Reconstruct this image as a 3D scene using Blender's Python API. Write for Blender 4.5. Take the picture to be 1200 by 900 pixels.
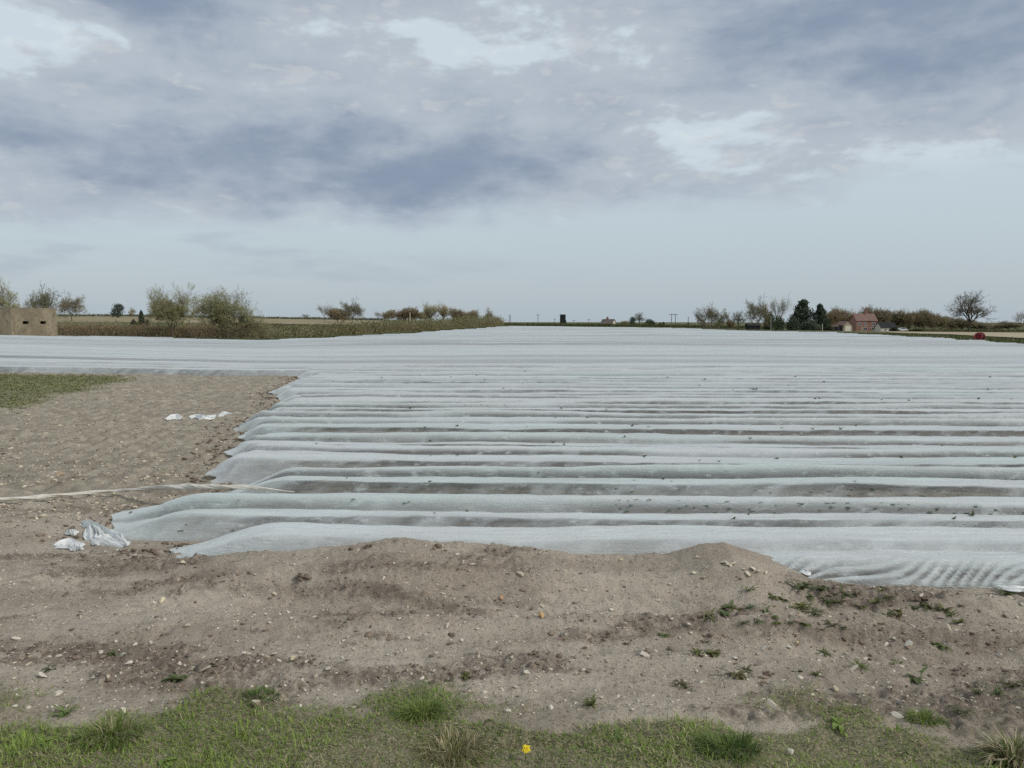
import bpy, math, random
import numpy as np
from mathutils import Vector, Matrix

# ------------------------------------------------------------------ scene, camera, sky, sun, exposure
for o in list(bpy.data.objects): bpy.data.objects.remove(o, do_unlink=True)
S = bpy.context.scene
C = S.collection
CAM_Z, PITCH, FPX = 1.6, math.radians(4.64), 900.0
cam_d = bpy.data.cameras.new('camera'); cam = bpy.data.objects.new('camera', cam_d); C.objects.link(cam)
cam_d.sensor_width = 36.0; cam_d.lens = 36.0 * FPX / 1200.0
cam_d.clip_start = 0.05; cam_d.clip_end = 20000
cam.location = (0, 0, CAM_Z); cam.rotation_euler = (math.pi/2 - PITCH, 0, 0)
S.camera = cam
S.view_settings.view_transform = 'Standard'; S.view_settings.look = 'None'
S.view_settings.gamma = 1; S.view_settings.use_curve_mapping = False
S.view_settings.exposure = 0.42
S.render.engine = 'CYCLES'
S.cycles.max_bounces = 6; S.cycles.diffuse_bounces = 2; S.cycles.glossy_bounces = 2
S.cycles.transmission_bounces = 3; S.cycles.transparent_max_bounces = 8
S.cycles.use_denoising = False; S.cycles.use_adaptive_sampling = False

SUN_DIR = Vector((0.74, -0.34, 0.62)).normalized()      # towards the sun: behind the camera, to the right
sun_d = bpy.data.lights.new('sun', 'SUN'); sun_d.energy = 1.5; sun_d.angle = math.radians(12)
sun_d.color = (1.0, 0.95, 0.88)
sun = bpy.data.objects.new('sun', sun_d); C.objects.link(sun)
sun.rotation_euler = SUN_DIR.to_track_quat('Z', 'Y').to_euler()

class NT:
    """small helper round a node tree"""
    def __init__(s, tree): s.t = tree; s.n = tree.nodes; s.l = tree.links
    def node(s, typ, **kw):
        n = s.n.new(typ)
        for k, v in kw.items(): setattr(n, k, v)
        return n
    def put(s, sock, v):
        if isinstance(v, bpy.types.NodeSocket): s.l.new(v, sock)
        else: sock.default_value = v
    def math(s, op, a, b=0.0, c=0.0, clamp=False):
        n = s.node('ShaderNodeMath', operation=op, use_clamp=clamp)
        for i, v in enumerate((a, b, c)): s.put(n.inputs[i], v)
        return n.outputs[0]
    def smooth(s, v, lo, hi):
        n = s.node('ShaderNodeMapRange', interpolation_type='SMOOTHSTEP')
        s.put(n.inputs['Value'], v); n.inputs['From Min'].default_value = lo; n.inputs['From Max'].default_value = hi
        return n.outputs[0]
    def mix(s, f, a, b):
        n = s.node('ShaderNodeMix', data_type='RGBA')
        s.put(n.inputs[0], f)
        s.put(n.inputs[6], a if isinstance(a, bpy.types.NodeSocket) else (*a, 1))
        s.put(n.inputs[7], b if isinstance(b, bpy.types.NodeSocket) else (*b, 1))
        return n.outputs[2]
    def noise(s, vec, scale, detail=4, rough=0.55, dist=0.0):
        n = s.node('ShaderNodeTexNoise')
        if vec is not None: s.l.new(vec, n.inputs['Vector'])
        n.inputs['Scale'].default_value = scale; n.inputs['Detail'].default_value = detail
        n.inputs['Roughness'].default_value = rough; n.inputs['Distortion'].default_value = dist
        return n.outputs['Fac']
    def scaled(s, vec, sc, loc=(0, 0, 0), rot=(0, 0, 0)):
        n = s.node('ShaderNodeMapping')
        s.l.new(vec, n.inputs['Vector']); n.inputs['Scale'].default_value = sc
        n.inputs['Location'].default_value = loc; n.inputs['Rotation'].default_value = rot
        return n.outputs[0]

W = bpy.data.worlds.new('World'); S.world = W; W.use_nodes = True
def build_world():
    nt = NT(W.node_tree); nt.n.clear()
    out = nt.node('ShaderNodeOutputWorld'); bg = nt.node('ShaderNodeBackground'); bg.inputs['Strength'].default_value = 0.1
    nt.l.new(bg.outputs[0], out.inputs[0])
    sky = nt.node('ShaderNodeTexSky', sky_type='NISHITA', sun_disc=False)
    sky.sun_elevation = math.asin(SUN_DIR.z); sky.sun_rotation = math.atan2(SUN_DIR.x, SUN_DIR.y)
    sky.air_density = 1.2; sky.dust_density = 2.0; sky.altitude = 20
    tc = nt.node('ShaderNodeTexCoord').outputs['Generated']
    sp = nt.node('ShaderNodeSeparateXYZ'); nt.l.new(tc, sp.inputs[0]); x, y, z = sp.outputs
    az = nt.math('ARCTAN2', x, y); el = nt.math('ARCSINE', z)
    # cloud deck coordinates: direction projected on a high flat layer
    zz = nt.math('ADD', nt.math('MAXIMUM', z, 0.0), 0.10)
    cb = nt.node('ShaderNodeCombineXYZ')
    nt.l.new(nt.math('DIVIDE', x, zz), cb.inputs[0]); nt.l.new(nt.math('DIVIDE', y, zz), cb.inputs[1])
    P = cb.outputs[0]
    ca = nt.node('ShaderNodeCombineXYZ'); nt.l.new(az, ca.inputs[0]); nt.l.new(nt.math('MULTIPLY', el, 2.0), ca.inputs[1])
    A = ca.outputs[0]
    w1 = nt.math('SUBTRACT', nt.noise(A, 5.5, 5, 0.55), 0.5); w2 = nt.math('SUBTRACT', nt.noise(nt.scaled(A, (1, 1, 1), (7, 3, 0)), 6.5, 5, 0.55), 0.5)
    azw = nt.math('ADD', az, nt.math('MULTIPLY', w1, 0.28)); elw = nt.math('ADD', el, nt.math('MULTIPLY', w2, 0.11))
    fb = nt.noise(P, 1.1, 6, 0.55, 0.3)           # deck scale
    fb2 = nt.noise(nt.scaled(A, (1, 1.15, 1), (3, 1, 0)), 6.0, 9, 0.58, 0.25)   # cloud scale, flattened
    fb3 = nt.noise(nt.scaled(A, (1, 1.25, 1), (9, 4, 0)), 17, 6, 0.58, 0.2)
    def blob(a, e, ra, re):
        da = nt.math('DIVIDE', nt.math('SUBTRACT', azw, a), ra); de = nt.math('DIVIDE', nt.math('SUBTRACT', elw, e), re)
        d2 = nt.math('ADD', nt.math('MULTIPLY', da, da), nt.math('MULTIPLY', de, de))
        return nt.math('EXPONENT', nt.math('MULTIPLY', d2, -1.0))
    dark = None
    for (a, e, ra, re, wgt) in DARKS:
        b = nt.math('MULTIPLY', blob(a, e, ra, re), wgt)
        dark = b if dark is None else nt.math('ADD', dark, b)
    bright = None
    for (a, e, ra, re, wgt) in BRIGHTS:
        b = nt.math('MULTIPLY', blob(a, e, ra, re), wgt)
        bright = b if bright is None else nt.math('ADD', bright, b)
    # where the deck begins above the horizon
    edge = nt.math('SUBTRACT', elw, nt.math('ADD', 0.135, nt.math('MULTIPLY', az, 0.055)))
    deck = nt.smooth(edge, -0.02, 0.035)
    def off(v, k): return nt.math('MULTIPLY', nt.math('SUBTRACT', v, 0.5), k)
    dens = nt.math('ADD', nt.math('ADD', nt.math('ADD', 0.56, off(fb2, 1.25)), off(fb, 0.45)), off(fb3, 0.55))
    dens = nt.math('ADD', dens, nt.math('MULTIPLY', nt.math('SUBTRACT', dark, bright), 0.42))
    alpha = nt.smooth(dens, 0.36, 0.54); thick = nt.smooth(dens, 0.46, 1.22)
    gap = nt.mix(nt.smooth(fb3, 0.45, 0.65), (4.45, 5.10, 5.60), (4.95, 5.50, 5.85))
    cloud = nt.mix(thick, (3.45, 3.86, 4.38), (1.75, 2.22, 3.02))
    lit = nt.math('MULTIPLY', nt.math('MULTIPLY', nt.smooth(fb3, 0.54, 0.66), nt.smooth(thick, 0.75, 0.25)), 0.45)
    cloud = nt.mix(lit, cloud, (4.7, 4.85, 4.9))
    deckcol = nt.mix(alpha, gap, cloud)
    # high thin veil under which the deck floats
    vt = nt.smooth(el, 0.0, 0.22)
    veil0 = nt.mix(vt, (3.45, 4.05, 4.52), (4.25, 4.92, 5.38))
    lowv = nt.math('MULTIPLY', nt.math('SUBTRACT', nt.noise(nt.scaled(A, (1, 2.2, 1), (1, 8, 0)), 5, 6, 0.55), 0.5), nt.smooth(azw, 0.25, -0.45))
    veil = nt.mix(nt.smooth(lowv, 0.0, 0.16), veil0, (3.15, 3.65, 4.3))
    base = nt.mix(0.86, sky.outputs[0], veil)
    col = nt.mix(nt.math('MULTIPLY', deck, 0.94), base, deckcol)
    nt.l.new(col, bg.inputs['Color'])
# (azimuth, elevation, half width, half height, weight) of the heavier and the brighter clouds
DARKS = [(-0.12, 0.190, 0.27, 0.050, 1.15), (-0.42, 0.375, 0.16, 0.050, 1.15), (0.47, 0.315, 0.26, 0.055, 1.2),
         (-0.47, 0.195, 0.24, 0.045, 0.70), (0.30, 0.36, 0.25, 0.03, 0.25), (-0.22, 0.15, 0.05, 0.02, 0.5), (-0.25, 0.27, 0.12, 0.03, 0.25)]
BRIGHTS = [(-0.53, 0.29, 0.13, 0.045, 0.40), (-0.02, 0.335, 0.17, 0.032, 0.36), (-0.62, 0.375, 0.10, 0.03, 0.5), (-0.265, 0.175, 0.05, 0.016, 0.55),
           (0.20, 0.245, 0.12, 0.022, 0.30), (-0.60, 0.178, 0.09, 0.010, 0.55), (0.36, 0.40, 0.10, 0.02, 0.4), (-0.30, 0.225, 0.06, 0.015, 0.3), (0.28, 0.20, 0.2, 0.03, 0.2)]
build_world()

# ------------------------------------------------------------------ noise, terrain and helpers
rng = np.random.default_rng(7); random.seed(7)
_T = rng.random((8, 256, 256))
def vn(x, y, s=0):
    """smooth value noise, -1..1"""
    x = np.asarray(x, float); y = np.asarray(y, float)
    xi = np.floor(x).astype(int); yi = np.floor(y).astype(int); fx = x - xi; fy = y - yi
    fx = fx*fx*(3-2*fx); fy = fy*fy*(3-2*fy); t = _T[s % 8]; o = 37*s
    a = t[(xi+o) & 255, yi & 255]; b = t[(xi+1+o) & 255, yi & 255]; c = t[(xi+o) & 255, (yi+1) & 255]; d = t[(xi+1+o) & 255, (yi+1) & 255]
    return (a*(1-fx)+b*fx)*(1-fy)*2 + (c*(1-fx)+d*fx)*fy*2 - 1
def fbm(x, y, o=4, s=0, g=0.5):
    v = 0; a = 1; n = 0
    for i in range(o):
        v = v + a*vn(x*1.0, y*1.0, s+i); n += a; a *= g; x = x*2.03 + 3.1; y = y*2.03 + 1.7
    return v/n
def sst(v, lo, hi):
    t = np.clip((np.asarray(v, float)-lo)/(hi-lo), 0, 1); return t*t*(3-2*t)

AZC = np.arctan((np.array([-400, 0, 150, 300, 450, 600, 800, 1000, 1200, 1600])-600)/900.0)
DR = np.log(np.array([1, 12, 25, 50, 80, 100, 150, 210, 260, 330, 400, 800, 6000.0]))
ZT = np.array([[0]*10, [0]*10,
 [.12, .12, .06, 0, 0, 0, 0, 0, 0, 0], [.2, .15, .03, -.1, 0, .05, .05, 0, 0, 0],
 [.2, .08, -.2, -.32, -.03, .1, .08, 0, -.1, -.1], [.1, -.1, -.42, -.42, -.06, .15, .1, 0, -.2, -.3],
 [.8, .8, .8, .4, .1, .25, .15, -.5, -.9, -1], [1.7, 1.7, 1.7, 1.3, .5, .2, -.2, -1.0, -1.5, -1.6],
 [2.4, 2.4, 2.5, 2.0, 1.0, -.1, -.6, -1.6, -2.2, -2.3], [3.3, 3.3, 3.4, 2.6, 1.6, 0, -.5, -2.6, -2.8, -3],
 [4.3, 4.3, 4.2, 3.2, 2.2, .3, -.3, -3.3, -3.3, -3.5], [6.3, 6.3, 6.2, 5.0, 3.5, .5, 0, -3, -2, -2], [5, 5, 5, 4, 2, -4, -5, -8, -8, -8]], float)
def terrain(X, Y):
    X = np.asarray(X, float); Y = np.asarray(Y, float)
    a = np.clip(np.arctan2(X, np.where(Y == 0, 1e-6, Y)), AZC[0], AZC[-1])
    d = np.log(np.clip(np.where(Y > 0, Y, np.hypot(X, Y)*0.3+1), 1.0, 5900.0))
    i = np.clip(np.searchsorted(AZC, a)-1, 0, len(AZC)-2); j = np.clip(np.searchsorted(DR, d)-1, 0, len(DR)-2)
    u = (a-AZC[i])/(AZC[i+1]-AZC[i]); v = np.clip((d-DR[j])/(DR[j+1]-DR[j]), 0, 1)
    u = np.clip(u, 0, 1)
    return (ZT[j, i]*(1-u)+ZT[j, i+1]*u)*(1-v) + (ZT[j+1, i]*(1-u)+ZT[j+1, i+1]*u)*v
def tz(x, y): return float(terrain(x, y))

# crop rows: far crest of each bed along Y at X = 0, all rows turned a little clockwise
SLOPE = -0.035
CREST = [4.93, 5.16, 6.20, 7.12, 8.33, 9.55, 10.70]
while CREST[-1] < 41: CREST.append(CREST[-1] + 1.13)
FURROW_W = 0.12
def row_span(k):
    """near and far foot of bed k (at X = 0)"""
    far = CREST[k] + 0.16
    near = (CREST[k-1] + 0.16 + 0.06) if k > 1 else (CREST[k] - 0.60)
    if k == 0: near = 4.47; far = 5.02
    if k == 1: far = 5.30; near = 4.72
    return near, far
ROW_H = [0.13, 0.21] + [0.208 + 0.03*((i*7) % 5 - 2)/2 for i in range(60)]
def row_left(k):
    c = CREST[k]
    pre = {0: 1.06, 1: -2.30, 2: -3.12, 3: -2.72, 4: -3.05, 5: -3.45, 6: -3.65}
    if k in pre: return pre[k]
    if c > 22.6: return -48.0
    return -(1.45 + 0.208*c) + 0.22*math.sin(k*5.1)
def row_right(k): return 26.0 + 0.17*CREST[k] + 1.0*math.sin(k*3.3)

def bed_height(X, Y, gap=0.0):
    """soil height of the beds under the film"""
    X = np.asarray(X, float); Y = np.asarray(Y, float); y0 = Y - SLOPE*X; z = np.zeros_like(y0); inside = np.zeros_like(y0)
    for k in range(len(CREST)):
        if CREST[k] > 24.5: break
        n, f = row_span(k); h = ROW_H[k]
        m = sst(y0, n, n+0.20)*(1-sst(y0, f-0.16, f))*sst(X, row_left(k)+0.30, row_left(k)+(1.2 if k < 4 else 0.9))*(1-sst(X, row_right(k)-0.5, row_right(k)))
        z = np.maximum(z, (h-gap)*m); inside = np.maximum(inside, sst(y0, n-0.05, n+0.05)*(1-sst(y0, f-0.05, f+0.05))*sst(X, row_left(k)-0.15, row_left(k)+0.35))
    return z, inside

BX = np.array([-20, -4, -3.0, -2.2, -1.6, -1.0, -0.75, -0.45, 0.0, 0.5, 0.95, 1.18, 1.30, 1.5, 1.75, 2.1, 3, 20])
BZ = np.array([0.02, 0.03, 0.06, 0.10, 0.17, 0.215, 0.25, 0.215, 0.205, 0.165, 0.165, 0.24, 0.255, 0.18, 0.09, 0.055, 0.045, 0.04])
def soil_z(X, Y, detail=True):
    X = np.asarray(X, float); Y = np.asarray(Y, float)
    z = terrain(X, Y)
    yb = 4.80 + SLOPE*X - 0.12*sst(X, 1.0, 1.5) - 0.22*sst(X, 1.5, 2.2)
    h = np.interp(X, BX, BZ) + 0.018*fbm(X*2.1, Y*0.3, 3, 2)*sst(X, -3, -1.5)*(1-sst(X, 1.6, 2))
    d = Y-yb
    berm = h*np.where(d < 0, np.exp(-(d/0.42)**2)*0.62 + 0.38*np.exp(-(d/1.0)**2), np.exp(-(d/0.20)**2))
    z = z + berm
    # wheel ruts running along the headland
    def rut(yl, w, dep, lug):
        t = (Y-yl)/w
        r = -dep*np.exp(-t**4) + dep*0.55*np.exp(-((np.abs(t)-1.35)/0.35)**2)
        w_ = np.sin((X+np.abs(Y-yl)*1.1)*2*np.pi/0.135 + 0.8*vn(X*3, Y*3, 5))
        r = r + lug*np.exp(-t**4)*np.clip(w_*1.6, -1, 1)*(0.35+0.65*sst(vn(X*1.1, Y*2+4, 6), -0.3, 0.5))
        return r
    r1 = rut(4.12 - 0.10*X + 0.05*np.sin(X*1.3), 0.20, 0.060, 0.009)*sst(X, -2.6, -1.2)
    r2 = rut(3.62 - 0.03*X + 0.06*np.sin(X*1.1+1), 0.16, 0.050, 0.007)*(0.35+0.65*sst(X, 0.8, 1.8))
    ys = lip_y(X)
    lip = 0.045*sst(Y, ys-0.022, ys+0.022)*np.exp(-np.clip(Y-ys, 0, 9)/0.45)*sst(X, -2.4, -1.0)*(0.75+0.4*vn(X*2.3, 0*X, 4))
    z = z + r1*0.6 + r2*(1-sst(X, 4, 6)) + lip
    if detail:
        bz, ins = bed_height(X, Y, 0.065)
        out = 1-ins
        z = z*(1-ins*0.9*sst(Y, 4.6, 4.9)) + bz
        z = z + out*(0.024*fbm(X*1.7, Y*3.2, 3, 1) + 0.020*np.abs(fbm(X*6, Y*9, 3, 3))*1.4)
        cl = fbm(X*17, Y*21, 3, 4); patch = 0.45 + 0.9*damp_d(X, Y)
        z = z + out*patch*(0.022*np.clip(cl, 0, 1) + 0.009*vn(X*42, Y*46, 2) + 0.005*vn(X*80, Y*90, 3))
        # harrow lines of the left field
        left = sst(-X, 2.6, 4.0)*sst(Y, 5.8, 7.5)*out
        q = (X + 0.115*Y + 0.05*vn(X*0.8, Y*0.8, 1))/0.24
        z = z + left*(0.017*np.sin(2*np.pi*q)*(0.5+0.8*vn(X*0.9, Y*0.6, 6)) + 0.030*fbm(X*5.5, Y*5.5, 4, 5, 0.7))
        gr = grass_d(X, Y); z = z + 0.02*gr*(1+fbm(X*4, Y*4, 2, 7))
    return z
def grass_d(X, Y):
    """how grassy the ground is, 0..1"""
    edge = np.interp(X, [-4, -2.3, -1.55, -1.2, -0.7, -0.45, 0.2, 0.8, 1.3, 2.0, 4], [3.18, 3.15, 3.03, 3.11, 3.03, 3.20, 3.12, 3.05, 3.15, 3.06, 3.06])
    e = edge + 0.20*fbm(X*2.3, Y*2.6, 3, 2) - Y
    g = sst(e, -0.12, 0.16)
    holes = sst(fbm(X*2.6+9, Y*4.5, 3, 5) + np.interp(X, [-3, -1.6, -0.6, 0.6, 2.5], [-0.30, -0.20, 0.05, 0.14, 0.16]) - 0.8*sst(e, 0.14, 0.40), -0.12, 0.18)
    return g*(1-0.92*holes)
def lip_y(X):
    return np.interp(X, [-2.6, -0.96, 0.0, 0.84, 2.45, 5], [4.52, 4.28, 3.99, 3.80, 3.69, 3.6]) + 0.025*vn(X*2.6, 0*X+3, 1) + 0.012*vn(X*8.5, 0*X, 2)
def damp_d(X, Y):
    """damp crumbly patches, drawn out along the headland"""
    d = sst(fbm(X*0.95+3, Y*3.6, 4, 6, 0.6), 0.16, 0.36)*(1-0.6*sst(Y, 6, 9))
    return np.maximum(d, 0.9*np.exp(-((Y-lip_y(X)+0.01)/0.045)**2)*sst(X, -2.2, -1.0)*sst(vn(X*1.3, 0*X+8, 2), -1.3, -0.4))
def sz(x, y): return float(soil_z(np.array([x]), np.array([y]))[0])
def ray(px, py):
    v = Vector(((px-600)/FPX, (450-py)/FPX, -1.0)); c, s = math.cos(-PITCH), math.sin(-PITCH)
    return Vector((v.x, -v.z*c - v.y*s, v.y*c + v.z*-s)) if False else Vector((v.x, math.cos(PITCH) + v.y*math.sin(PITCH), v.y*math.cos(PITCH) - math.sin(PITCH)))
def ground_at(px, py):
    """where the soil seen at that spot of the photograph lies"""
    r = ray(px, py); t = np.linspace(2.0, 30, 2800)
    X = r.x*t; Y = r.y*t; Z = CAM_Z + r.z*t
    hit = np.nonzero(Z <= soil_z(X, Y))[0]
    i = hit[0] if len(hit) else len(t)-1
    return Vector((X[i], Y[i], sz(X[i], Y[i])))
def at(px, Y):
    r = ray(px, 377); return r.x/r.y*Y

def mesh_np(name, V, F, mat=None, parent=None, smooth=False, attrs=None, loc=None):
    """one mesh object from arrays; F is (m,3) or (m,4) or a list of mixed faces"""
    me = bpy.data.meshes.new(name)
    V = np.asarray(V, np.float32)
    if isinstance(F, np.ndarray):
        m, k = F.shape
        me.vertices.add(len(V)); me.vertices.foreach_set('co', V.ravel())
        me.loops.add(m*k); me.loops.foreach_set('vertex_index', F.astype(np.int32).ravel())
        me.polygons.add(m); me.polygons.foreach_set('loop_start', np.arange(0, m*k, k, dtype=np.int32))
        me.update(calc_edges=True)
    else:
        me.from_pydata([tuple(map(float, v)) for v in V], [], F)
    if smooth: me.polygons.foreach_set('use_smooth', np.ones(len(me.polygons), bool))
    for nm, arr in (attrs or {}).items():
        arr = np.asarray(arr, np.float32)
        if arr.ndim == 1:
            a = me.attributes.new(nm, 'FLOAT', 'POINT'); a.data.foreach_set('value', arr)
        else:
            a = me.attributes.new(nm, 'FLOAT_COLOR', 'POINT'); a.data.foreach_set('color', np.c_[arr, np.ones(len(arr))].astype(np.float32).ravel())
    if mat: me.materials.append(mat)
    o = bpy.data.objects.new(name, me); C.objects.link(o)
    if parent: o.parent = parent
    if loc is not None: o.location = loc
    return o
def inst(name, src, parent=None, loc=None, rot=None, scale=None):
    o = bpy.data.objects.new(name, src.data); C.objects.link(o)
    if parent: o.parent = parent
    if loc is not None: o.location = loc
    if rot is not None: o.rotation_euler = rot
    if scale is not None: o.scale = scale
    return o
def tag(o, label=None, cat=None, group=None, kind=None):
    if label: o['label'] = label
    if cat: o['category'] = cat
    if group: o['group'] = group
    if kind: o['kind'] = kind
    return o
def empty(name, loc, label=None, cat=None, group=None, rz=0):
    o = bpy.data.objects.new(name, None); C.objects.link(o); o.location = loc; o.rotation_euler = (0, 0, rz); o.empty_display_size = 0.1
    return tag(o, label, cat, group)
def grid_faces(n, m, wrap=False):
    i, j = np.meshgrid(np.arange(n-1), np.arange(m-1), indexing='ij'); a = (i*m+j).ravel()
    return np.c_[a, a+1, a+m+1, a+m] if False else np.c_[a, a+m, a+m+1, a+1]
class MB:
    """collects simple solids into one mesh"""
    def __init__(s): s.v = []; s.f = []
    def add(s, V, F):
        b = len(s.v); s.v += [tuple(v) for v in V]; s.f += [tuple(i+b for i in f) for f in F]; return s
    def box(s, x0, x1, y0, y1, z0, z1):
        V = [(x, y, z) for z in (z0, z1) for y in (y0, y1) for x in (x0, x1)]
        return s.add(V, [(0, 2, 3, 1), (4, 5, 7, 6), (0, 1, 5, 4), (2, 6, 7, 3), (0, 4, 6, 2), (1, 3, 7, 5)])
    def tube(s, a, b, r0, r1=None, n=6, cap=True):
        a = Vector(a); b = Vector(b); r1 = r0 if r1 is None else r1; d = (b-a).normalized()
        u = d.orthogonal().normalized(); w = d.cross(u); V = []
        for p, r in ((a, r0), (b, r1)):
            for i in range(n):
                t = 2*math.pi*i/n; V.append(p + (u*math.cos(t)+w*math.sin(t))*r)
        F = [(i, (i+1) % n, n+(i+1) % n, n+i) for i in range(n)]
        if cap: F += [tuple(range(n-1, -1, -1)), tuple(range(n, 2*n))]
        return s.add(V, F)
    def lathe(s, prof, n=20, axis='x'):
        V = []
        for (t, r) in prof:
            for i in range(n):
                a = 2*math.pi*i/n; c, q = r*math.cos(a), r*math.sin(a)
                V.append((t, c, q) if axis == 'x' else (c, q, t))
        F = []
        for j in range(len(prof)-1):
            for i in range(n): F.append((j*n+i, j*n+(i+1) % n, (j+1)*n+(i+1) % n, (j+1)*n+i))
        return s.add(V, F)
    def build(s, name, mat, parent=None, smooth=False, loc=None):
        return mesh_np(name, np.array([tuple(v) for v in s.v]), s.f, mat, parent, smooth, loc=loc)

# ------------------------------------------------------------------ materials
def new_mat(name):
    m = bpy.data.materials.new(name); m.use_nodes = True; nt = NT(m.node_tree); b = nt.n['Principled BSDF']
    return m, nt, b
def mottled(name, c1, c2, scale=3.0, rough=0.9, bump=0.0, bscale=30.0, c3=None, stretch=(1, 1, 1), obj=False, lo=0.35, hi=0.65, spec=0.2, tint=False):
    m, nt, b = new_mat(name)
    v = nt.node('ShaderNodeTexCoord').outputs['Object'] if obj else nt.node('ShaderNodeNewGeometry').outputs['Position']
    sv = nt.scaled(v, stretch)
    n1 = nt.noise(sv, scale, 6, 0.6)
    col = nt.mix(nt.smooth(n1, lo, hi), c1, c2)
    if c3: col = nt.mix(nt.smooth(nt.noise(sv, scale*4.3, 4, 0.6), 0.5, 0.72), col, c3)
    if tint:
        oi = nt.node('ShaderNodeObjectInfo')
        mm = nt.node('ShaderNodeMix', data_type='RGBA', blend_type='MULTIPLY'); mm.inputs[0].default_value = 1
        nt.l.new(col, mm.inputs[6]); nt.l.new(oi.outputs['Color'], mm.inputs[7]); col = mm.outputs[2]
    nt.l.new(col, b.inputs['Base Color']); b.inputs['Roughness'].default_value = rough; b.inputs['Specular IOR Level'].default_value = spec
    if bump:
        bn = nt.node('ShaderNodeBump'); bn.inputs['Strength'].default_value = bump; bn.inputs['Distance'].default_value = 0.02
        nt.l.new(nt.noise(sv, bscale, 5, 0.65), bn.inputs['Height']); nt.l.new(bn.outputs[0], b.inputs['Normal'])
    return m

def soil_material():
    m, nt, b = new_mat('sandy_soil')
    p = nt.node('ShaderNodeNewGeometry').outputs['Position']
    e = nt.scaled(p, (0.55, 1.3, 1))
    big = nt.noise(e, 1.5, 7, 0.62, 0.2); mid = nt.noise(e, 9, 9, 0.74); fine = nt.noise(p, 60, 5, 0.7)
    col = nt.mix(nt.smooth(big, 0.40, 0.62), (0.385, 0.325, 0.255), (0.52, 0.450, 0.358))
    col = nt.mix(nt.math('MULTIPLY', nt.smooth(mid, 0.54, 0.74), 0.75), col, (0.135, 0.103, 0.080))
    col = nt.mix(nt.math('MULTIPLY', nt.smooth(mid, 0.46, 0.30), 0.5), col, (0.62, 0.55, 0.45))
    pa = nt.node('ShaderNodeAttribute', attribute_name='plough').outputs['Fac']
    pcol = nt.mix(nt.smooth(nt.noise(p, 4.0, 8, 0.75), 0.40, 0.62), (0.255, 0.222, 0.165), (0.44, 0.39, 0.305))
    col = nt.mix(nt.math('MULTIPLY', pa, 0.8), col, pcol)
    grit = nt.noise(p, 120, 3, 0.6)
    col = nt.mix(nt.math('MULTIPLY', nt.smooth(fine, 0.52, 0.70), 0.75), col, (0.12, 0.095, 0.074))
    col = nt.mix(nt.math('MULTIPLY', nt.smooth(fine, 0.46, 0.32), 0.55), col, (0.49, 0.425, 0.34))
    col = nt.mix(nt.math('MULTIPLY', nt.smooth(grit, 0.56, 0.70), 0.55), col, (0.11, 0.088, 0.07))
    col = nt.mix(nt.math('MULTIPLY', nt.smooth(grit, 0.38, 0.28), 0.55), col, (0.52, 0.46, 0.38))
    # damp crumbly patches with outlines of their own
    damp = nt.math('MULTIPLY', nt.node('ShaderNodeAttribute', attribute_name='damp').outputs['Fac'], nt.smooth(nt.noise(p, 26, 6, 0.7), 0.36, 0.56))
    col = nt.mix(nt.math('MULTIPLY', damp, 0.62), col, (0.15, 0.116, 0.09))
    # paler chips of stone
    vo = nt.node('ShaderNodeTexVoronoi'); nt.l.new(p, vo.inputs['Vector']); vo.inputs['Scale'].default_value = 34
    chip = nt.math('MULTIPLY', nt.smooth(vo.outputs['Distance'], 0.22, 0.12), nt.smooth(nt.noise(p, 11, 3), 0.60, 0.66))
    col = nt.mix(nt.math('MULTIPLY', chip, 0.7), col, (0.46, 0.41, 0.34))
    ga = nt.node('ShaderNodeAttribute', attribute_name='grass').outputs['Fac']
    gcol = nt.mix(nt.smooth(nt.noise(p, 90, 6, 0.75), 0.42, 0.60), (0.10, 0.105, 0.045), (0.33, 0.30, 0.175))
    col = nt.mix(nt.math('MULTIPLY', ga, 0.8), col, gcol)
    nt.l.new(col, b.inputs['Base Color']); b.inputs['Roughness'].default_value = 0.95; b.inputs['Specular IOR Level'].default_value = 0.1
    bn = nt.node('ShaderNodeBump'); bn.inputs['Strength'].default_value = 1.0; bn.inputs['Distance'].default_value = 0.016
    h = nt.math('ADD', nt.noise(p, 45, 8, 0.7), nt.math('MULTIPLY', nt.noise(p, 160, 4, 0.7), 0.4))
    nt.l.new(h, bn.inputs['Height']); nt.l.new(bn.outputs[0], b.inputs['Normal'])
    return m

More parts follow.
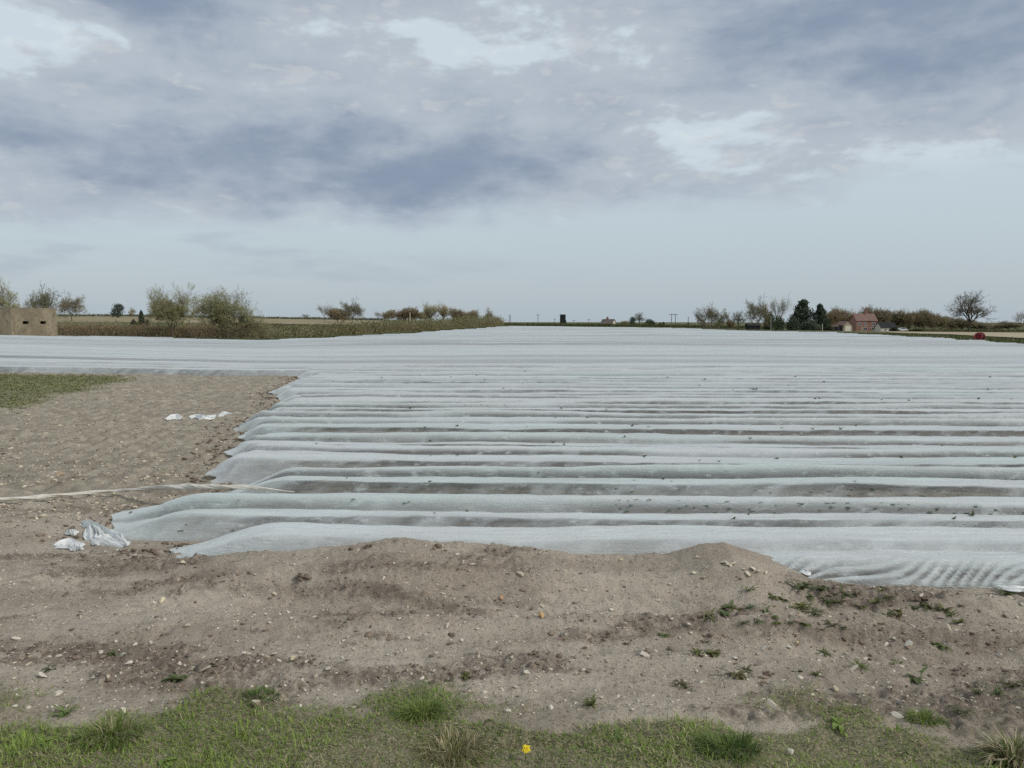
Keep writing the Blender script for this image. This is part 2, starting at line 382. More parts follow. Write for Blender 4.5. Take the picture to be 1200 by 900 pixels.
def film_material(name, trans=0.30, far=False, c1=(0.695, 0.745, 0.73), c2=(0.80, 0.83, 0.815)):
    m, nt, b = new_mat(name)
    p = nt.node('ShaderNodeNewGeometry').outputs['Position']
    s = nt.scaled(p, (0.35, 3.0, 3.0), rot=(0, 0, 0.035))
    n1 = nt.noise(s, 2.2, 6, 0.6); n2 = nt.noise(nt.scaled(p, (1.0, 9.0, 9.0), rot=(0, 0, 0.035)), 5, 5, 0.65)
    col = nt.mix(nt.smooth(n1, 0.35, 0.65), c1, c2)
    col = nt.mix(nt.math('MULTIPLY', nt.smooth(n2, 0.55, 0.8), 0.35), col, (0.56, 0.555, 0.55))
    # dust and splashed soil
    d = nt.smooth(nt.noise(nt.scaled(p, (0.6, 1.6, 1)), 1.1, 8, 0.7), 0.58, 0.75)
    col = nt.mix(nt.math('MULTIPLY', d, 0.25), col, (0.48, 0.44, 0.39))
    gt = nt.smooth(nt.noise(nt.scaled(p, (0.12, 0.7, 1), (3, 9, 0)), 0.9, 3), 0.47, 0.66)
    col = nt.mix(nt.math("MULTIPLY", gt, 0.42), col, (0.58, 0.70, 0.65))
    da = nt.node('ShaderNodeAttribute', attribute_name='shade_dirt').outputs['Fac']  # shade of near faces, troughs and pleats painted in, with some splashed soil
    dn = nt.noise(nt.scaled(p, (1.4, 3.0, 3.0)), 5.0, 7, 0.7); shade_dirt = nt.math('MULTIPLY', da, nt.smooth(dn, 0.23, 0.50))
    col = nt.mix(nt.math('MULTIPLY', shade_dirt, 0.85), col, nt.mix(nt.smooth(n2, 0.4, 0.6), (0.07, 0.065, 0.06), (0.17, 0.165, 0.158)))
    nt.l.new(col, b.inputs['Base Color']); b.inputs['Roughness'].default_value = 0.45; b.inputs['Specular IOR Level'].default_value = 0.6
    b.inputs['Sheen Weight'].default_value = 0.35; b.inputs['Sheen Roughness'].default_value = 0.4
    bn = nt.node('ShaderNodeBump'); bn.inputs['Strength'].default_value = 0.12 if far else 0.55; bn.inputs['Distance'].default_value = 0.012
    def ridge(v): return nt.math('SUBTRACT', 1.0, nt.math('MULTIPLY', nt.math('ABSOLUTE', nt.math('SUBTRACT', v, 0.5)), 2.6))
    wr = nt.math('ADD', ridge(nt.noise(nt.scaled(p, (1.6, 14, 14), rot=(0, 0, 0.08)), 2.6, 4, 0.6)), nt.math('MULTIPLY', ridge(nt.noise(nt.scaled(p, (7, 22, 22), rot=(0, 0, -0.25)), 2.2, 3, 0.6)), 0.6))
    nt.l.new(wr, bn.inputs['Height']); nt.l.new(bn.outputs[0], b.inputs['Normal'])
    tl = nt.node('ShaderNodeBsdfTranslucent'); nt.l.new(col, tl.inputs['Color']); nt.l.new(bn.outputs[0], tl.inputs['Normal'])
    mx = nt.node('ShaderNodeMixShader'); mx.inputs[0].default_value = 0.14
    nt.l.new(b.outputs[0], mx.inputs[1]); nt.l.new(tl.outputs[0], mx.inputs[2])
    o = nt.n['Material Output']
    if trans > 0:
        tr = nt.node('ShaderNodeBsdfTransparent'); m2 = nt.node('ShaderNodeMixShader')
        nt.l.new(nt.math('ADD', nt.math('ADD', trans-0.12, nt.math('MULTIPLY', nt.smooth(n1, 0.3, 0.7), 0.24)), nt.math('MULTIPLY', shade_dirt, 0.40)), m2.inputs[0])
        nt.l.new(mx.outputs[0], m2.inputs[1]); nt.l.new(tr.outputs[0], m2.inputs[2]); nt.l.new(m2.outputs[0], o.inputs[0])
    else: nt.l.new(mx.outputs[0], o.inputs[0])
    return m

def leaf_material(name, c1, c2, attr=False, scale=6, tint=False, trans=0.25):
    m, nt, b = new_mat(name)
    p = nt.node('ShaderNodeNewGeometry').outputs['Position']
    if attr: col = nt.node('ShaderNodeAttribute', attribute_name='col').outputs['Color']
    else: col = nt.mix(nt.smooth(nt.noise(p, scale, 4), 0.35, 0.65), c1, c2)
    if tint:
        oi = nt.node('ShaderNodeObjectInfo')
        mm = nt.node('ShaderNodeMix', data_type='RGBA', blend_type='MULTIPLY'); mm.inputs[0].default_value = 1
        nt.l.new(col, mm.inputs[6]); nt.l.new(oi.outputs['Color'], mm.inputs[7]); col = mm.outputs[2]
    nt.l.new(col, b.inputs['Base Color']); b.inputs['Roughness'].default_value = 0.6; b.inputs['Specular IOR Level'].default_value = 0.25
    tl = nt.node('ShaderNodeBsdfTranslucent'); nt.l.new(col, tl.inputs['Color'])
    mx = nt.node('ShaderNodeMixShader'); mx.inputs[0].default_value = trans
    nt.l.new(b.outputs[0], mx.inputs[1]); nt.l.new(tl.outputs[0], mx.inputs[2]); nt.l.new(mx.outputs[0], nt.n['Material Output'].inputs[0])
    return m

M = dict(
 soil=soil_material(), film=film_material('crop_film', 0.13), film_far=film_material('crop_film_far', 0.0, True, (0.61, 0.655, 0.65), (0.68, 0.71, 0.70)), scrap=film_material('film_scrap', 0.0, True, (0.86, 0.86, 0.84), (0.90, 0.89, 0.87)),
 clod=mottled('soil_clod', (0.17, 0.135, 0.105), (0.31, 0.25, 0.195), 9, 0.95, 0.6, 90, tint=True),
 stone=mottled('flint', (0.38, 0.35, 0.30), (0.52, 0.495, 0.45), 45, 0.6, 0.3, 120, c3=(0.26, 0.215, 0.165), obj=True, tint=True, spec=0.35),
 grass=leaf_material('grass_blades', (0, 0, 0), (0, 0, 0), attr=True),
 weed=leaf_material('weed_leaf', (0.095, 0.108, 0.045), (0.155, 0.165, 0.075), tint=True, scale=30),
 crop=leaf_material('crop_leaf', (0.05, 0.14, 0.06), (0.09, 0.20, 0.09), scale=12),
 ground=mottled('rough_grassland', (0.075, 0.088, 0.032), (0.14, 0.135, 0.055), 0.35, 0.95, c3=(0.17, 0.14, 0.075)),
 verge=mottled('grass_verge', (0.070, 0.095, 0.030), (0.125, 0.135, 0.050), 0.8, 0.95, 0.5, 6, c3=(0.16, 0.14, 0.07)),
 greenfield=mottled('green_field', (0.10, 0.115, 0.042), (0.145, 0.15, 0.06), 0.12, 0.95),
 brownfield=mottled('stubble_field', (0.26, 0.215, 0.125), (0.33, 0.27, 0.165), 0.10, 0.95, c3=(0.16, 0.15, 0.06), stretch=(1, 0.3, 1)),
 tan=mottled('bare_tan_field', (0.36, 0.30, 0.195), (0.44, 0.37, 0.25), 0.15, 0.95, stretch=(1, 0.4, 1)),
 bark=mottled('bark', (0.085, 0.072, 0.055), (0.14, 0.12, 0.09), 4, 0.95, c3=(0.10, 0.11, 0.05), tint=True),
 twig=leaf_material('twigs', (0.22, 0.20, 0.14), (0.30, 0.275, 0.19), scale=0.8, tint=True, trans=0.15),
 ever=leaf_material('evergreen_leaf', (0.048, 0.062, 0.042), (0.085, 0.100, 0.062), scale=1.2, tint=True, trans=0.1),
 hedge=leaf_material('hedge_leaf', (0.13, 0.135, 0.06), (0.20, 0.19, 0.10), scale=0.5, tint=True, trans=0.15),
 hedgetwig=leaf_material('hedge_twig', (0.22, 0.175, 0.125), (0.30, 0.245, 0.18), scale=0.4, tint=True, trans=0.1),
 concrete=mottled('old_concrete', (0.215, 0.18, 0.125), (0.32, 0.27, 0.19), 0.9, 0.95, 0.8, 7, c3=(0.15, 0.13, 0.09), stretch=(1, 1, 0.55)),
 black=mottled('tarred_boards', (0.022, 0.022, 0.024), (0.035, 0.034, 0.036), 1.0, 0.8),
 brick=mottled('red_brick', (0.26, 0.135, 0.10), (0.32, 0.175, 0.135), 0.6, 0.9, c3=(0.36, 0.23, 0.18)),
 render=mottled('pale_render', (0.60, 0.55, 0.45), (0.70, 0.65, 0.55), 0.7, 0.9),
 timber=mottled('weathered_timber', (0.30, 0.25, 0.18), (0.38, 0.33, 0.25), 0.8, 0.9),
 tile=mottled('clay_tile', (0.19, 0.12, 0.10), (0.24, 0.155, 0.13), 0.9, 0.9),
 greytile=mottled('grey_tile', (0.15, 0.125, 0.11), (0.2, 0.17, 0.15), 0.9, 0.9),
 white=mottled('white_paint', (0.72, 0.72, 0.70), (0.78, 0.78, 0.76), 2, 0.6),
 glass=mottled('window_glass', (0.03, 0.035, 0.04), (0.05, 0.055, 0.06), 1, 0.15, spec=0.5),
 steel=mottled('galvanised_steel', (0.22, 0.24, 0.26), (0.28, 0.30, 0.32), 1, 0.6),
 pole=mottled('pole_wood', (0.16, 0.14, 0.12), (0.22, 0.20, 0.17), 2, 0.9),
 red=mottled('red_paint', (0.36, 0.030, 0.045), (0.42, 0.045, 0.06), 4, 0.5, spec=0.4),
 hose=mottled('dark_hose', (0.035, 0.03, 0.03), (0.06, 0.045, 0.045), 20, 0.6),
 carpaint=mottled('pale_car_paint', (0.62, 0.63, 0.64), (0.66, 0.67, 0.68), 2, 0.35, spec=0.5),
 rubber=mottled('rubber', (0.02, 0.02, 0.02), (0.03, 0.03, 0.03), 5, 0.8),
 rope=mottled('twisted_film', (0.60, 0.55, 0.46), (0.72, 0.68, 0.60), 14, 0.6, 0.5, 40, spec=0.35),
 yellow=mottled('dandelion_petal', (0.80, 0.60, 0.02), (0.85, 0.70, 0.04), 60, 0.6),
 straw=mottled('dry_grass', (0.36, 0.30, 0.20), (0.46, 0.40, 0.28), 20, 0.8),
)

# ------------------------------------------------------------------ the ground
def build_ground():
    az = np.concatenate([np.linspace(-math.pi, -0.95, 30, endpoint=False), np.linspace(-0.95, 0.95, 190), np.linspace(0.95, math.pi, 31)[1:]])
    r = np.concatenate([[0.01], np.geomspace(1.5, 9000, 150)])
    R, A = np.meshgrid(r, az, indexing='ij'); X = R*np.sin(A); Y = R*np.cos(A)
    Z = terrain(X, Y) - 0.12*(1-sst(R, 45, 90))
    n, m = X.shape
    mesh_np('ground', np.c_[X.ravel(), Y.ravel(), Z.ravel()], grid_faces(n, m)[:, ::-1].copy(), M['ground'], smooth=True)['kind'] = 'structure'
build_ground()
def build_soil():
    ys = np.geomspace(1.6, 25.5, 520); ts = np.linspace(-1, 1, 781); ts = ts*(0.62+0.38*np.abs(ts)**3)
    T, Y = np.meshgrid(ts, ys, indexing='xy'); X = T*(0.80*Y+3.0)
    Z = soil_z(X, Y); g = grass_d(X, Y)
    gp = sst(-X - np.interp(Y, [13, 15, 18, 22, 24], [9.4, 9.2, 9.6, 11.0, 11.4]) + 0.5*fbm(X*1.1, Y*1.1, 3, 1), -0.3, 0.4)*sst(Y, 13.0, 14.5)*(1-sst(Y, 21.3, 22.2))
    g = np.maximum(g, gp)
    _, ins = bed_height(X, Y); pg = sst(-X - 0.17*Y, 0.9, 2.0)*sst(Y, 5.6, 7.4)*(1-ins)
    n, m = X.shape
    o = mesh_np('bare_soil', np.c_[X.ravel(), Y.ravel(), Z.ravel()], grid_faces(n, m)[:, ::-1].copy(), M['soil'], smooth=True, attrs={'grass': g.ravel(), 'plough': pg.ravel(), 'damp': damp_d(X, Y).ravel()})
    o['kind'] = 'structure'
build_soil()
def sheet(name, near, far, mat, off=0.09, nx=60, ny=14):
    """a field laid on the terrain between two plan lines"""
    near = np.array(near, float); far = np.array(far, float)
    def res(P):
        d = np.r_[0, np.cumsum(np.hypot(*np.diff(P, axis=0).T))]; t = np.linspace(0, d[-1], nx)
        return np.c_[np.interp(t, d, P[:, 0]), np.interp(t, d, P[:, 1])]
    a, b = res(near), res(far); s = np.linspace(0, 1, ny)[:, None, None]; P = a*(1-s)+b*s
    Z = terrain(P[..., 0], P[..., 1]) + off
    o = mesh_np(name, np.c_[P[..., 0].ravel(), P[..., 1].ravel(), Z.ravel()], grid_faces(ny, nx)[:, ::-1].copy(), mat, smooth=True)
    o['kind'] = 'structure'; return o
def pl(*a): return [(at(px, Y), Y) for px, Y in a]
sheet('stubble_field', pl((-200, 190), (60, 190), (200, 185), (330, 190), (430, 200)), pl((-200, 395), (60, 395), (200, 395), (330, 390), (450, 380)), M['brownfield'], 0.12)
sheet('green_field', pl((-200, 125), (60, 125), (200, 128), (290, 130)), pl((-200, 189), (60, 189), (200, 184), (300, 187)), M['greenfield'], 0.10)
sheet('tan_field', pl((1045, 150), (1120, 97), (1215, 72), (1500, 55)), pl((1035, 225), (1120, 230), (1215, 235), (1500, 240)), M['tan'], 0.10)

# ------------------------------------------------------------------ film over the crop rows
ORD = ['first', 'second', 'third', 'fourth', 'fifth', 'sixth', 'seventh', 'eighth', 'ninth', 'tenth', 'eleventh', 'twelfth', 'thirteenth', 'fourteenth', 'fifteenth',
       'sixteenth', 'seventeenth', 'eighteenth', 'nineteenth', 'twentieth', 'twenty-first', 'twenty-second', 'twenty-third', 'twenty-fourth', 'twenty-fifth', 'twenty-sixth',
       'twenty-seventh', 'twenty-eighth', 'twenty-ninth', 'thirtieth', 'thirty-first', 'thirty-second', 'thirty-third', 'thirty-fourth', 'thirty-fifth']
ROW_LABEL = {0: 'short crop row under white film at the right, its pleated edge nearest the weeds',
             1: 'front crop row under white film, half buried behind the long soil bank',
             2: 'white film-covered crop row just behind the front row, reaching furthest left of the near rows',
             3: 'white film-covered crop row just beyond the end of the twisted film rope',
             4: 'white film-covered crop row with a dark green shaded near face, fourth from the soil bank'}
def pleat(X, t):
    q = (X - 2.3*t)/0.12 + 2.2*vn(X*1.7, 0*X, 2); return np.sin(2*np.pi*q)*(0.65+0.5*vn(X*4.1, 0*X, 5))
def row_shape(k, X, u):
    """height above the foot of bed k, u runs 0 (near foot) to 1 (far foot)"""
    n, f = row_span(k); w = f-n; h = ROW_H[k]; t = u*w
    hx = h*(1 + 0.10*fbm(X*0.35, k*3.7 + 0*X, 3, k % 5))
    face = 0.15 + 0.04*vn(X*0.8, k*1.9+0*X, 3)
    near = sst(t, 0.0, face); near = near**0.8
    farf = 1-sst(t, w-0.17, w)
    crown = 1 - 0.16*np.clip(1-(t/(w*0.8)), 0, 1)**1.5
    z = hx*near*farf*crown
    if k > 1:   # shallow trough along the middle of the bed, where two sheets meet
        c = 0.50 + 0.10*math.sin(k*2.3) + 0.04*vn(X*0.25, k*2.2+0*X, 2)
        amt = (0.050 + 0.024*((k*5) % 4)/3)*(0.55+0.75*sst(fbm(X*0.25, k*5.5+0*X, 2, 4), -0.3, 0.4))
        q = (t/w-c)/0.055
        z = z - amt*np.exp(-q*q) + amt*0.8*np.exp(-((t/w-c-0.11)/0.06)**2)
    # long tension folds, pleats down the near face
    top = near*farf
    z = z + top*(0.010*fbm(X*0.9 + u*2, u*13 + k*7, 4, 1) + 0.005*fbm(X*2.3, u*33+k, 3, 3))
    z = z + top*(0.012*(1-2*np.abs(fbm(X*0.55+k, u*9 + k*3 + 0.25*X*0.3, 2, 4))) - 0.008 + 0.006*(1-2*np.abs(fbm(X*3.5+u*6, u*20 + k*3, 2, 6))))
    side = np.exp(-((t-face*0.55)/(face*0.55))**2)
    z = z + side*0.016*fbm(X*8.5 - t*(16 if k == 0 else 9), t*2.0 + k, 3, 5)*(0.7 if k == 0 else 0.75+0.5*vn(X*0.7, k+0*X, 1))
    if k == 0: z = z + np.exp(-((t-0.06)/0.06)**2)*0.012*pleat(X, t)
    return z
def build_row(k):
    n, f = row_span(k); c = CREST[k]
    xl, xr = row_left(k), row_right(k)
    vis = 0.70*c + 1.2
    def span(a, b, st): return np.linspace(a, b, max(2, int(abs(b-a)/st)+1))
    st = max(0.016, 0.0052*c)
    parts = []
    a, b = max(xl, -vis), min(xr, vis)
    if xl < a: parts.append(span(xl, a, 1.0)[:-1])
    if xl >= -vis: parts += [span(a, a+0.6, st*0.6)[:-1], span(a+0.6, b, st)]
    else: parts.append(span(a, b, st))
    if xr > b: parts.append(span(b, xr, 1.0)[1:])
    X = np.concatenate(parts)
    nu = 72 if c < 9 else (40 if c < 16 else 22)
    uu = np.linspace(0, 1, nu); uu = uu - 0.10*np.sin(2*np.pi*uu)/(2*np.pi)*1.0
    XX, U = np.meshgrid(X, uu, indexing='ij')
    # ragged left end
    e = sst(XX, xl, xl+0.75)
    Z = row_shape(k, XX, U)
    if xl > -40:
        shift = np.where(XX < xl+0.8, (0.10*vn(U*3.0+k*1.3, 0*U+k, 2) + 0.07*vn(U*9, 0*U+k*2, 4) + 0.16*(np.abs(U-0.5)*2)**4)*(1-sst(XX, xl, xl+0.8)), 0)
        Z = Z*(0.10 + 0.90*sst(XX, xl-0.06, xl+(0.75 if k < 4 else 0.35))) + (1-e)*0.020*fbm(XX*9, U*12, 3, k % 6)
        Ux = 0.5 + (U-0.5)*(0.90+0.10*e)
    else: shift = 0; Ux = U
    XD = XX + shift
    y0 = n + (f-n)*Ux + 0.018*vn(XX*0.9, U*2+k, 6)*(1 if k > 0 else 0.6)
    Y = y0 + SLOPE*XX
    foot = 0.012 + (0.075 if k == 0 else 0.0)*(1-U)
    Z = terrain(XD, Y) + Z + foot
    edge = (U < 0.01) | (U > 0.99); Z = np.where(edge, Z-0.035, Z)
    nx = len(X)
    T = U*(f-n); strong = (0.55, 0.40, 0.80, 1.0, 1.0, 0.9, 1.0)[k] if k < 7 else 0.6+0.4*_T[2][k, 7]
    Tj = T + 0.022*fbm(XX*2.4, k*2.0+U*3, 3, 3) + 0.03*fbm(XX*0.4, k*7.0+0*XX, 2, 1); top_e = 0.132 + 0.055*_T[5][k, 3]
    shade_dirt = strong*(1-sst(Tj, top_e-0.025, top_e+0.045))*(0.95+0.55*fbm(XX*0.6, k*3.0+0*XX, 3, 2))*(0.90+0.5*fbm(XX*7-T*14, T*6+k, 3, 4))  # near face darkened in colour for its shade and the soil behind it
    if xl > -40: shade_dirt = shade_dirt*(0.25+0.75*sst(XX, xl+0.2, xl+1.5))
    if k > 1: shade_dirt = np.maximum(shade_dirt, 0.95*strong*np.exp(-((U-(0.50 + 0.10*math.sin(k*2.3) + 0.04*vn(XX*0.25, k*2.2+0*XX, 2) + 0.040))/0.032)**2)*(0.45+0.55*sst(fbm(XX*0.5, k*4.1+0*XX, 3, 1), -0.45, 0.1)))  # trough wall's shade line put into the colour
    shade_dirt = shade_dirt*(1-0.3*sst(vn(XX*4.7, k*6.0+0*XX, 3), 0.70, 0.85))
    if k == 0: shade_dirt = np.exp(-((T-0.045)/0.055)**2)*(0.25+0.75*sst(pleat(XX, T), 0.25, -0.35))  # crease shade between the pleats painted in, with trapped soil
    o = mesh_np('film_covered_row', np.c_[XD.ravel(), Y.ravel(), Z.ravel()], grid_faces(nx, nu), M['film'] if c < 16 else M['film_far'], smooth=True, attrs={'shade_dirt': np.clip(shade_dirt, 0, 1).ravel()})
    if k in ROW_LABEL: lab = ROW_LABEL[k]
    else: lab = 'white film-covered crop row, %s back from the soil bank' % ORD[k-1]
    tag(o, lab, 'crop row', 'film-covered crop rows')
    return o
for k in range(len(CREST)):
    if CREST[k] < 24.5: build_row(k); LASTROW = k

FIELD = np.array([(-80, 24), (-80, 74), (-49, 75), (-46, 78), (-43, 84), (-35.5, 80), (-25, 68), (-22, 67), (-19.5, 72), (-13, 97), (-7, 140), (-1, 205),
                  (8, 212), (22, 190), (33, 150), (42, 100), (39, 72), (34, 52), (30, 40), (29, 24)], float)
def inside(P, X, Y):
    r = np.zeros(X.shape, bool); n = len(P)
    for i in range(n):
        x1, y1 = P[i]; x2, y2 = P[(i+1) % n]
        c = ((y1 > Y) != (y2 > Y)) & (X < (x2-x1)*(Y-y1)/((y2-y1) if y2 != y1 else 1e-9)+x1); r ^= c
    return r
def build_far_rows():
    V = []; F = []; DD = []; b = 0
    c = CREST[LASTROW] + 1.13; k = LASTROW+1
    prof = np.array([(0, -0.03), (0.05, 0.02), (0.16, 0.16), (0.45, 0.17), (0.52, 0.145), (0.60, 0.195), (0.84, 0.215), (0.95, 0.05), (1, -0.03)])
    while c < 212:
        w = 1.13; Yc = c
        x = np.arange(-82, 46, 0.7 if c < 60 else 1.4)
        h = (0.8+0.4*_T[1][k % 256, 3])
        XX = x[:, None] + 0*prof[None, :, 0]
        Y = Yc - 0.95 + prof[None, :, 0]*w + SLOPE*XX*(1 if c < 60 else 60/c) + 0.03*vn(XX*0.2, k+0*XX, 1)
        top = sst(prof[:, 1], 0, 0.15)[None, :]
        Z = terrain(XX, Y) + prof[None, :, 1]*h*(1 + 0.15*vn(XX*0.15, k*2.0+0*XX, 2)) + top*0.02*fbm(XX*0.7, prof[None, :, 0]*9+k, 2, 3)
        m = inside(FIELD, x, Yc + SLOPE*x)
        n_, p_ = XX.shape
        f = grid_faces(n_, p_).reshape(n_-1, p_-1, 4)[m[:-1] & m[1:]].reshape(-1, 4)
        V.append(np.c_[XX.ravel(), Y.ravel(), Z.ravel()]); F.append(f+b); b += n_*p_
        DD.append((0.75*_T[4][k % 256, 9]**2*(0.7+0.6*vn(XX*0.05, k*0.9+0*XX, 3)) + (0.45+0.9*_T[3][k % 256, 5]**2)*(1-sst(prof[:, 1], 0.0, 0.17))[None, :]*(0.6+0.5*vn(XX*0.11, k*1.7+0*XX, 4))).ravel())  # shade of the row flanks put into the colour, plus uneven dirt by row
        c += 1.13; k += 1
    o = mesh_np('far_film_rows', np.concatenate(V), np.concatenate(F), M['film_far'], smooth=True, attrs={'shade_dirt': np.clip(np.concatenate(DD), 0, 1)})
    tag(o, 'far film-covered crop rows merging into one pale sheet towards the horizon', 'crop rows', kind='stuff')
build_far_rows()

# ------------------------------------------------------------------ crop leaves under the film, shoots poking through it
def row_surface(k, X, u):
    n, f = row_span(k); y = n+(f-n)*u + SLOPE*X
    return y, terrain(X, y) + row_shape(k, X, u) + 0.012
def build_crop():
    V = []; b = 0
    for k in range(2, 12):
        nn = int(2200/(1+0.10*k)); X = rng.uniform(max(row_left(k)+0.6, -0.72*CREST[k]), 0.72*CREST[k], nn); u = np.clip(rng.normal(0.30, 0.16, nn), 0.08, 0.72)
        keep = rng.random(nn) < sst(fbm(X*0.35, k*2.1+0*X, 2, 2), -0.35, 0.35)*(0.35 + 0.65*sst(X, -2, 2)); X = X[keep]; u = u[keep]
        y, z = row_surface(k, X, u); z = z-0.016
        a = rng.uniform(0, 2*np.pi, len(X)); l = rng.uniform(0.015, 0.035, len(X)); w = l*0.45
        dx, dy = np.cos(a), np.sin(a)
        q = np.stack([np.c_[X-dx*l, y-dy*l, z-0.004], np.c_[X-dy*w, y+dx*w, z], np.c_[X+dx*l, y+dy*l, z-0.004], np.c_[X+dy*w, y-dx*w, z]], 1)
        V.append(q.reshape(-1, 3))
    V = np.concatenate(V); F = np.arange(len(V)).reshape(-1, 4)
    tag(mesh_np('crop_leaves', V, F, M['crop']), 'green crop leaves pressed up under the film of the near rows', 'crop leaves', kind='stuff')
build_crop()

def leaf_strip(L, wd, bend, n=4, lift=0.3, fold=0.25):
    """one leaf along +x with a folded midrib, returns V,F"""
    V = []; F = []
    for i in range(n+1):
        t = i/n; ang = lift - bend*t
        x = L*t*math.cos(ang*0.7); z = L*t*math.sin(ang) if lift > 0.2 else L*(0.35*math.sin(math.pi*t*0.8))
        w = wd*math.sin(math.pi*min(1, 0.12+0.88*t))**0.8 if i < n else 0.001
        V += [(x, -w, z+fold*w), (x, 0, z), (x, w, z+fold*w)]
    for i in range(n):
        a = i*3; F += [(a, a+3, a+4, a+1), (a+1, a+4, a+5, a+2)]
    return np.array(V), F
def plant_mesh(name, seed, n, L, wd, lift, mat, spread=1.0, jit=0.35):
    r = random.Random(seed); VV = []; FF = []; b = 0
    for i in range(n):
        l = L*r.uniform(0.55, 1.1)
        V, F = leaf_strip(l, wd*r.uniform(0.7, 1.2), r.uniform(0.3, 1.0), 4, lift*r.uniform(0.6, 1.25), 0.3)
        a = 2*math.pi*(i/n) + r.uniform(-jit, jit); c, s = math.cos(a), math.sin(a)
        V = np.c_[V[:, 0]*c-V[:, 1]*s + spread*L*r.uniform(-.15, .15), V[:, 0]*s+V[:, 1]*c + spread*L*r.uniform(-.15, .15), V[:, 2]]
        VV.append(V); FF += [tuple(j+b for j in f) for f in F]; b += len(V)
    me = mesh_np(name, np.concatenate(VV), FF, mat, smooth=True)
    return me
def build_shoots():
    protos = [plant_mesh('crop_shoot', 11+i, 5+i, 0.055, 0.011, 1.25, M['weed']) for i in range(3)]
    pts = []
    for k in range(2, 17):
        for i in range(9):
            x = random.uniform(-0.15, 0.66)*CREST[k] if random.random() < 0.8 else random.uniform(-0.4, 0.66)*CREST[k]
            if x < row_left(k)+0.5: continue
            pts.append((k, x, random.uniform(0.2, 0.5)))
    for i, (k, x, u) in enumerate(pts):
        y, z = row_surface(k, np.array([x]), np.array([u]))
        o = protos[i] if i < 3 else inst('crop_shoot', protos[i % 3])
        s = random.uniform(0.28, 0.7)*(1+0.04*k); o.location = (x, float(y[0]), float(z[0])-0.006); o.rotation_euler = (0, 0, random.uniform(0, 6.28)); o.scale = (s, s, s*1.2)
        o.color = (0.8, 0.9, 0.8, 1)
        tag(o, 'tiny dark green crop shoot poking up through the white film', 'shoot', 'crop shoots through the film')
build_shoots()

# ------------------------------------------------------------------ loose film: the twisted rope and the scraps
def polyline(P, n):
    P = np.array(P, float); d = np.r_[0, np.cumsum(np.linalg.norm(np.diff(P, axis=0), axis=1))]; t = np.linspace(0, d[-1], n)
    return np.c_[[np.interp(t, d, P[:, i]) for i in range(P.shape[1])]].T
def build_rope():
    def hit(px, py, z):
        q = ray(px, py); t = (z-CAM_Z)/q.z; return (q.x*t, q.y*t, z)
    pts = [hit(px, py, z) for px, py, z in ((-60, 592, .03), (0, 587.5, .03), (40, 585, .03), (90, 580.5, .04), (130, 577, .05), (165, 575, .10), (200, 573.5, .17), (240, 572.5, .215), (280, 572.8, .225), (318, 574.5, .228), (345, 577, .222))]
    P3 = polyline(pts, 240); k = np.ones(15)/15
    for i in (0, 1, 2): P3[7:-7, i] = np.convolve(P3[:, i], k, 'valid')
    P = P3[:, :2]; n = len(P); z = np.maximum(P3[:, 2], soil_z(P[:, 0], P[:, 1], False)+0.005); rise = 0
    s = np.linspace(0, 1, n); rad = 0.013 + 0.003*np.sin(s*9) + 0.010*np.exp(-((s-0.62)/0.14)**2)
    rad = rad*(1-0.75*sst(s, 0.85, 1.0))
    tv = np.gradient(P, axis=0); tv = tv/np.linalg.norm(tv, axis=1)[:, None]; nm = np.c_[-tv[:, 1], tv[:, 0]]
    m = 22; V = np.zeros((n, m, 3)); tw = s*26 + 1.5*vn(s*6, 0*s, 2)
    for j in range(m):
        a = 2*np.pi*j/m; lob = 1 + 0.24*np.cos(2*(a-tw)) + 0.13*np.cos(5*(a-tw*1.0)+1) + 0.06*np.cos(9*(a-tw))
        r = rad*lob
        V[:, j, 0] = P[:, 0] + nm[:, 0]*np.cos(a)*r*1.25; V[:, j, 1] = P[:, 1] + nm[:, 1]*np.cos(a)*r*1.25; V[:, j, 2] = z + rise + rad*1.0 + np.sin(a)*r
    F = []
    for i in range(n-1):
        for j in range(m): F.append((i*m+j, i*m+(j+1) % m, (i+1)*m+(j+1) % m, (i+1)*m+j))
    o = mesh_np('twisted_film_rope', V.reshape(-1, 3), np.array(F), M['rope'], smooth=True)
    tag(o, 'long cream rope of twisted film lying across the soil into the rows', 'film rope')
build_rope()
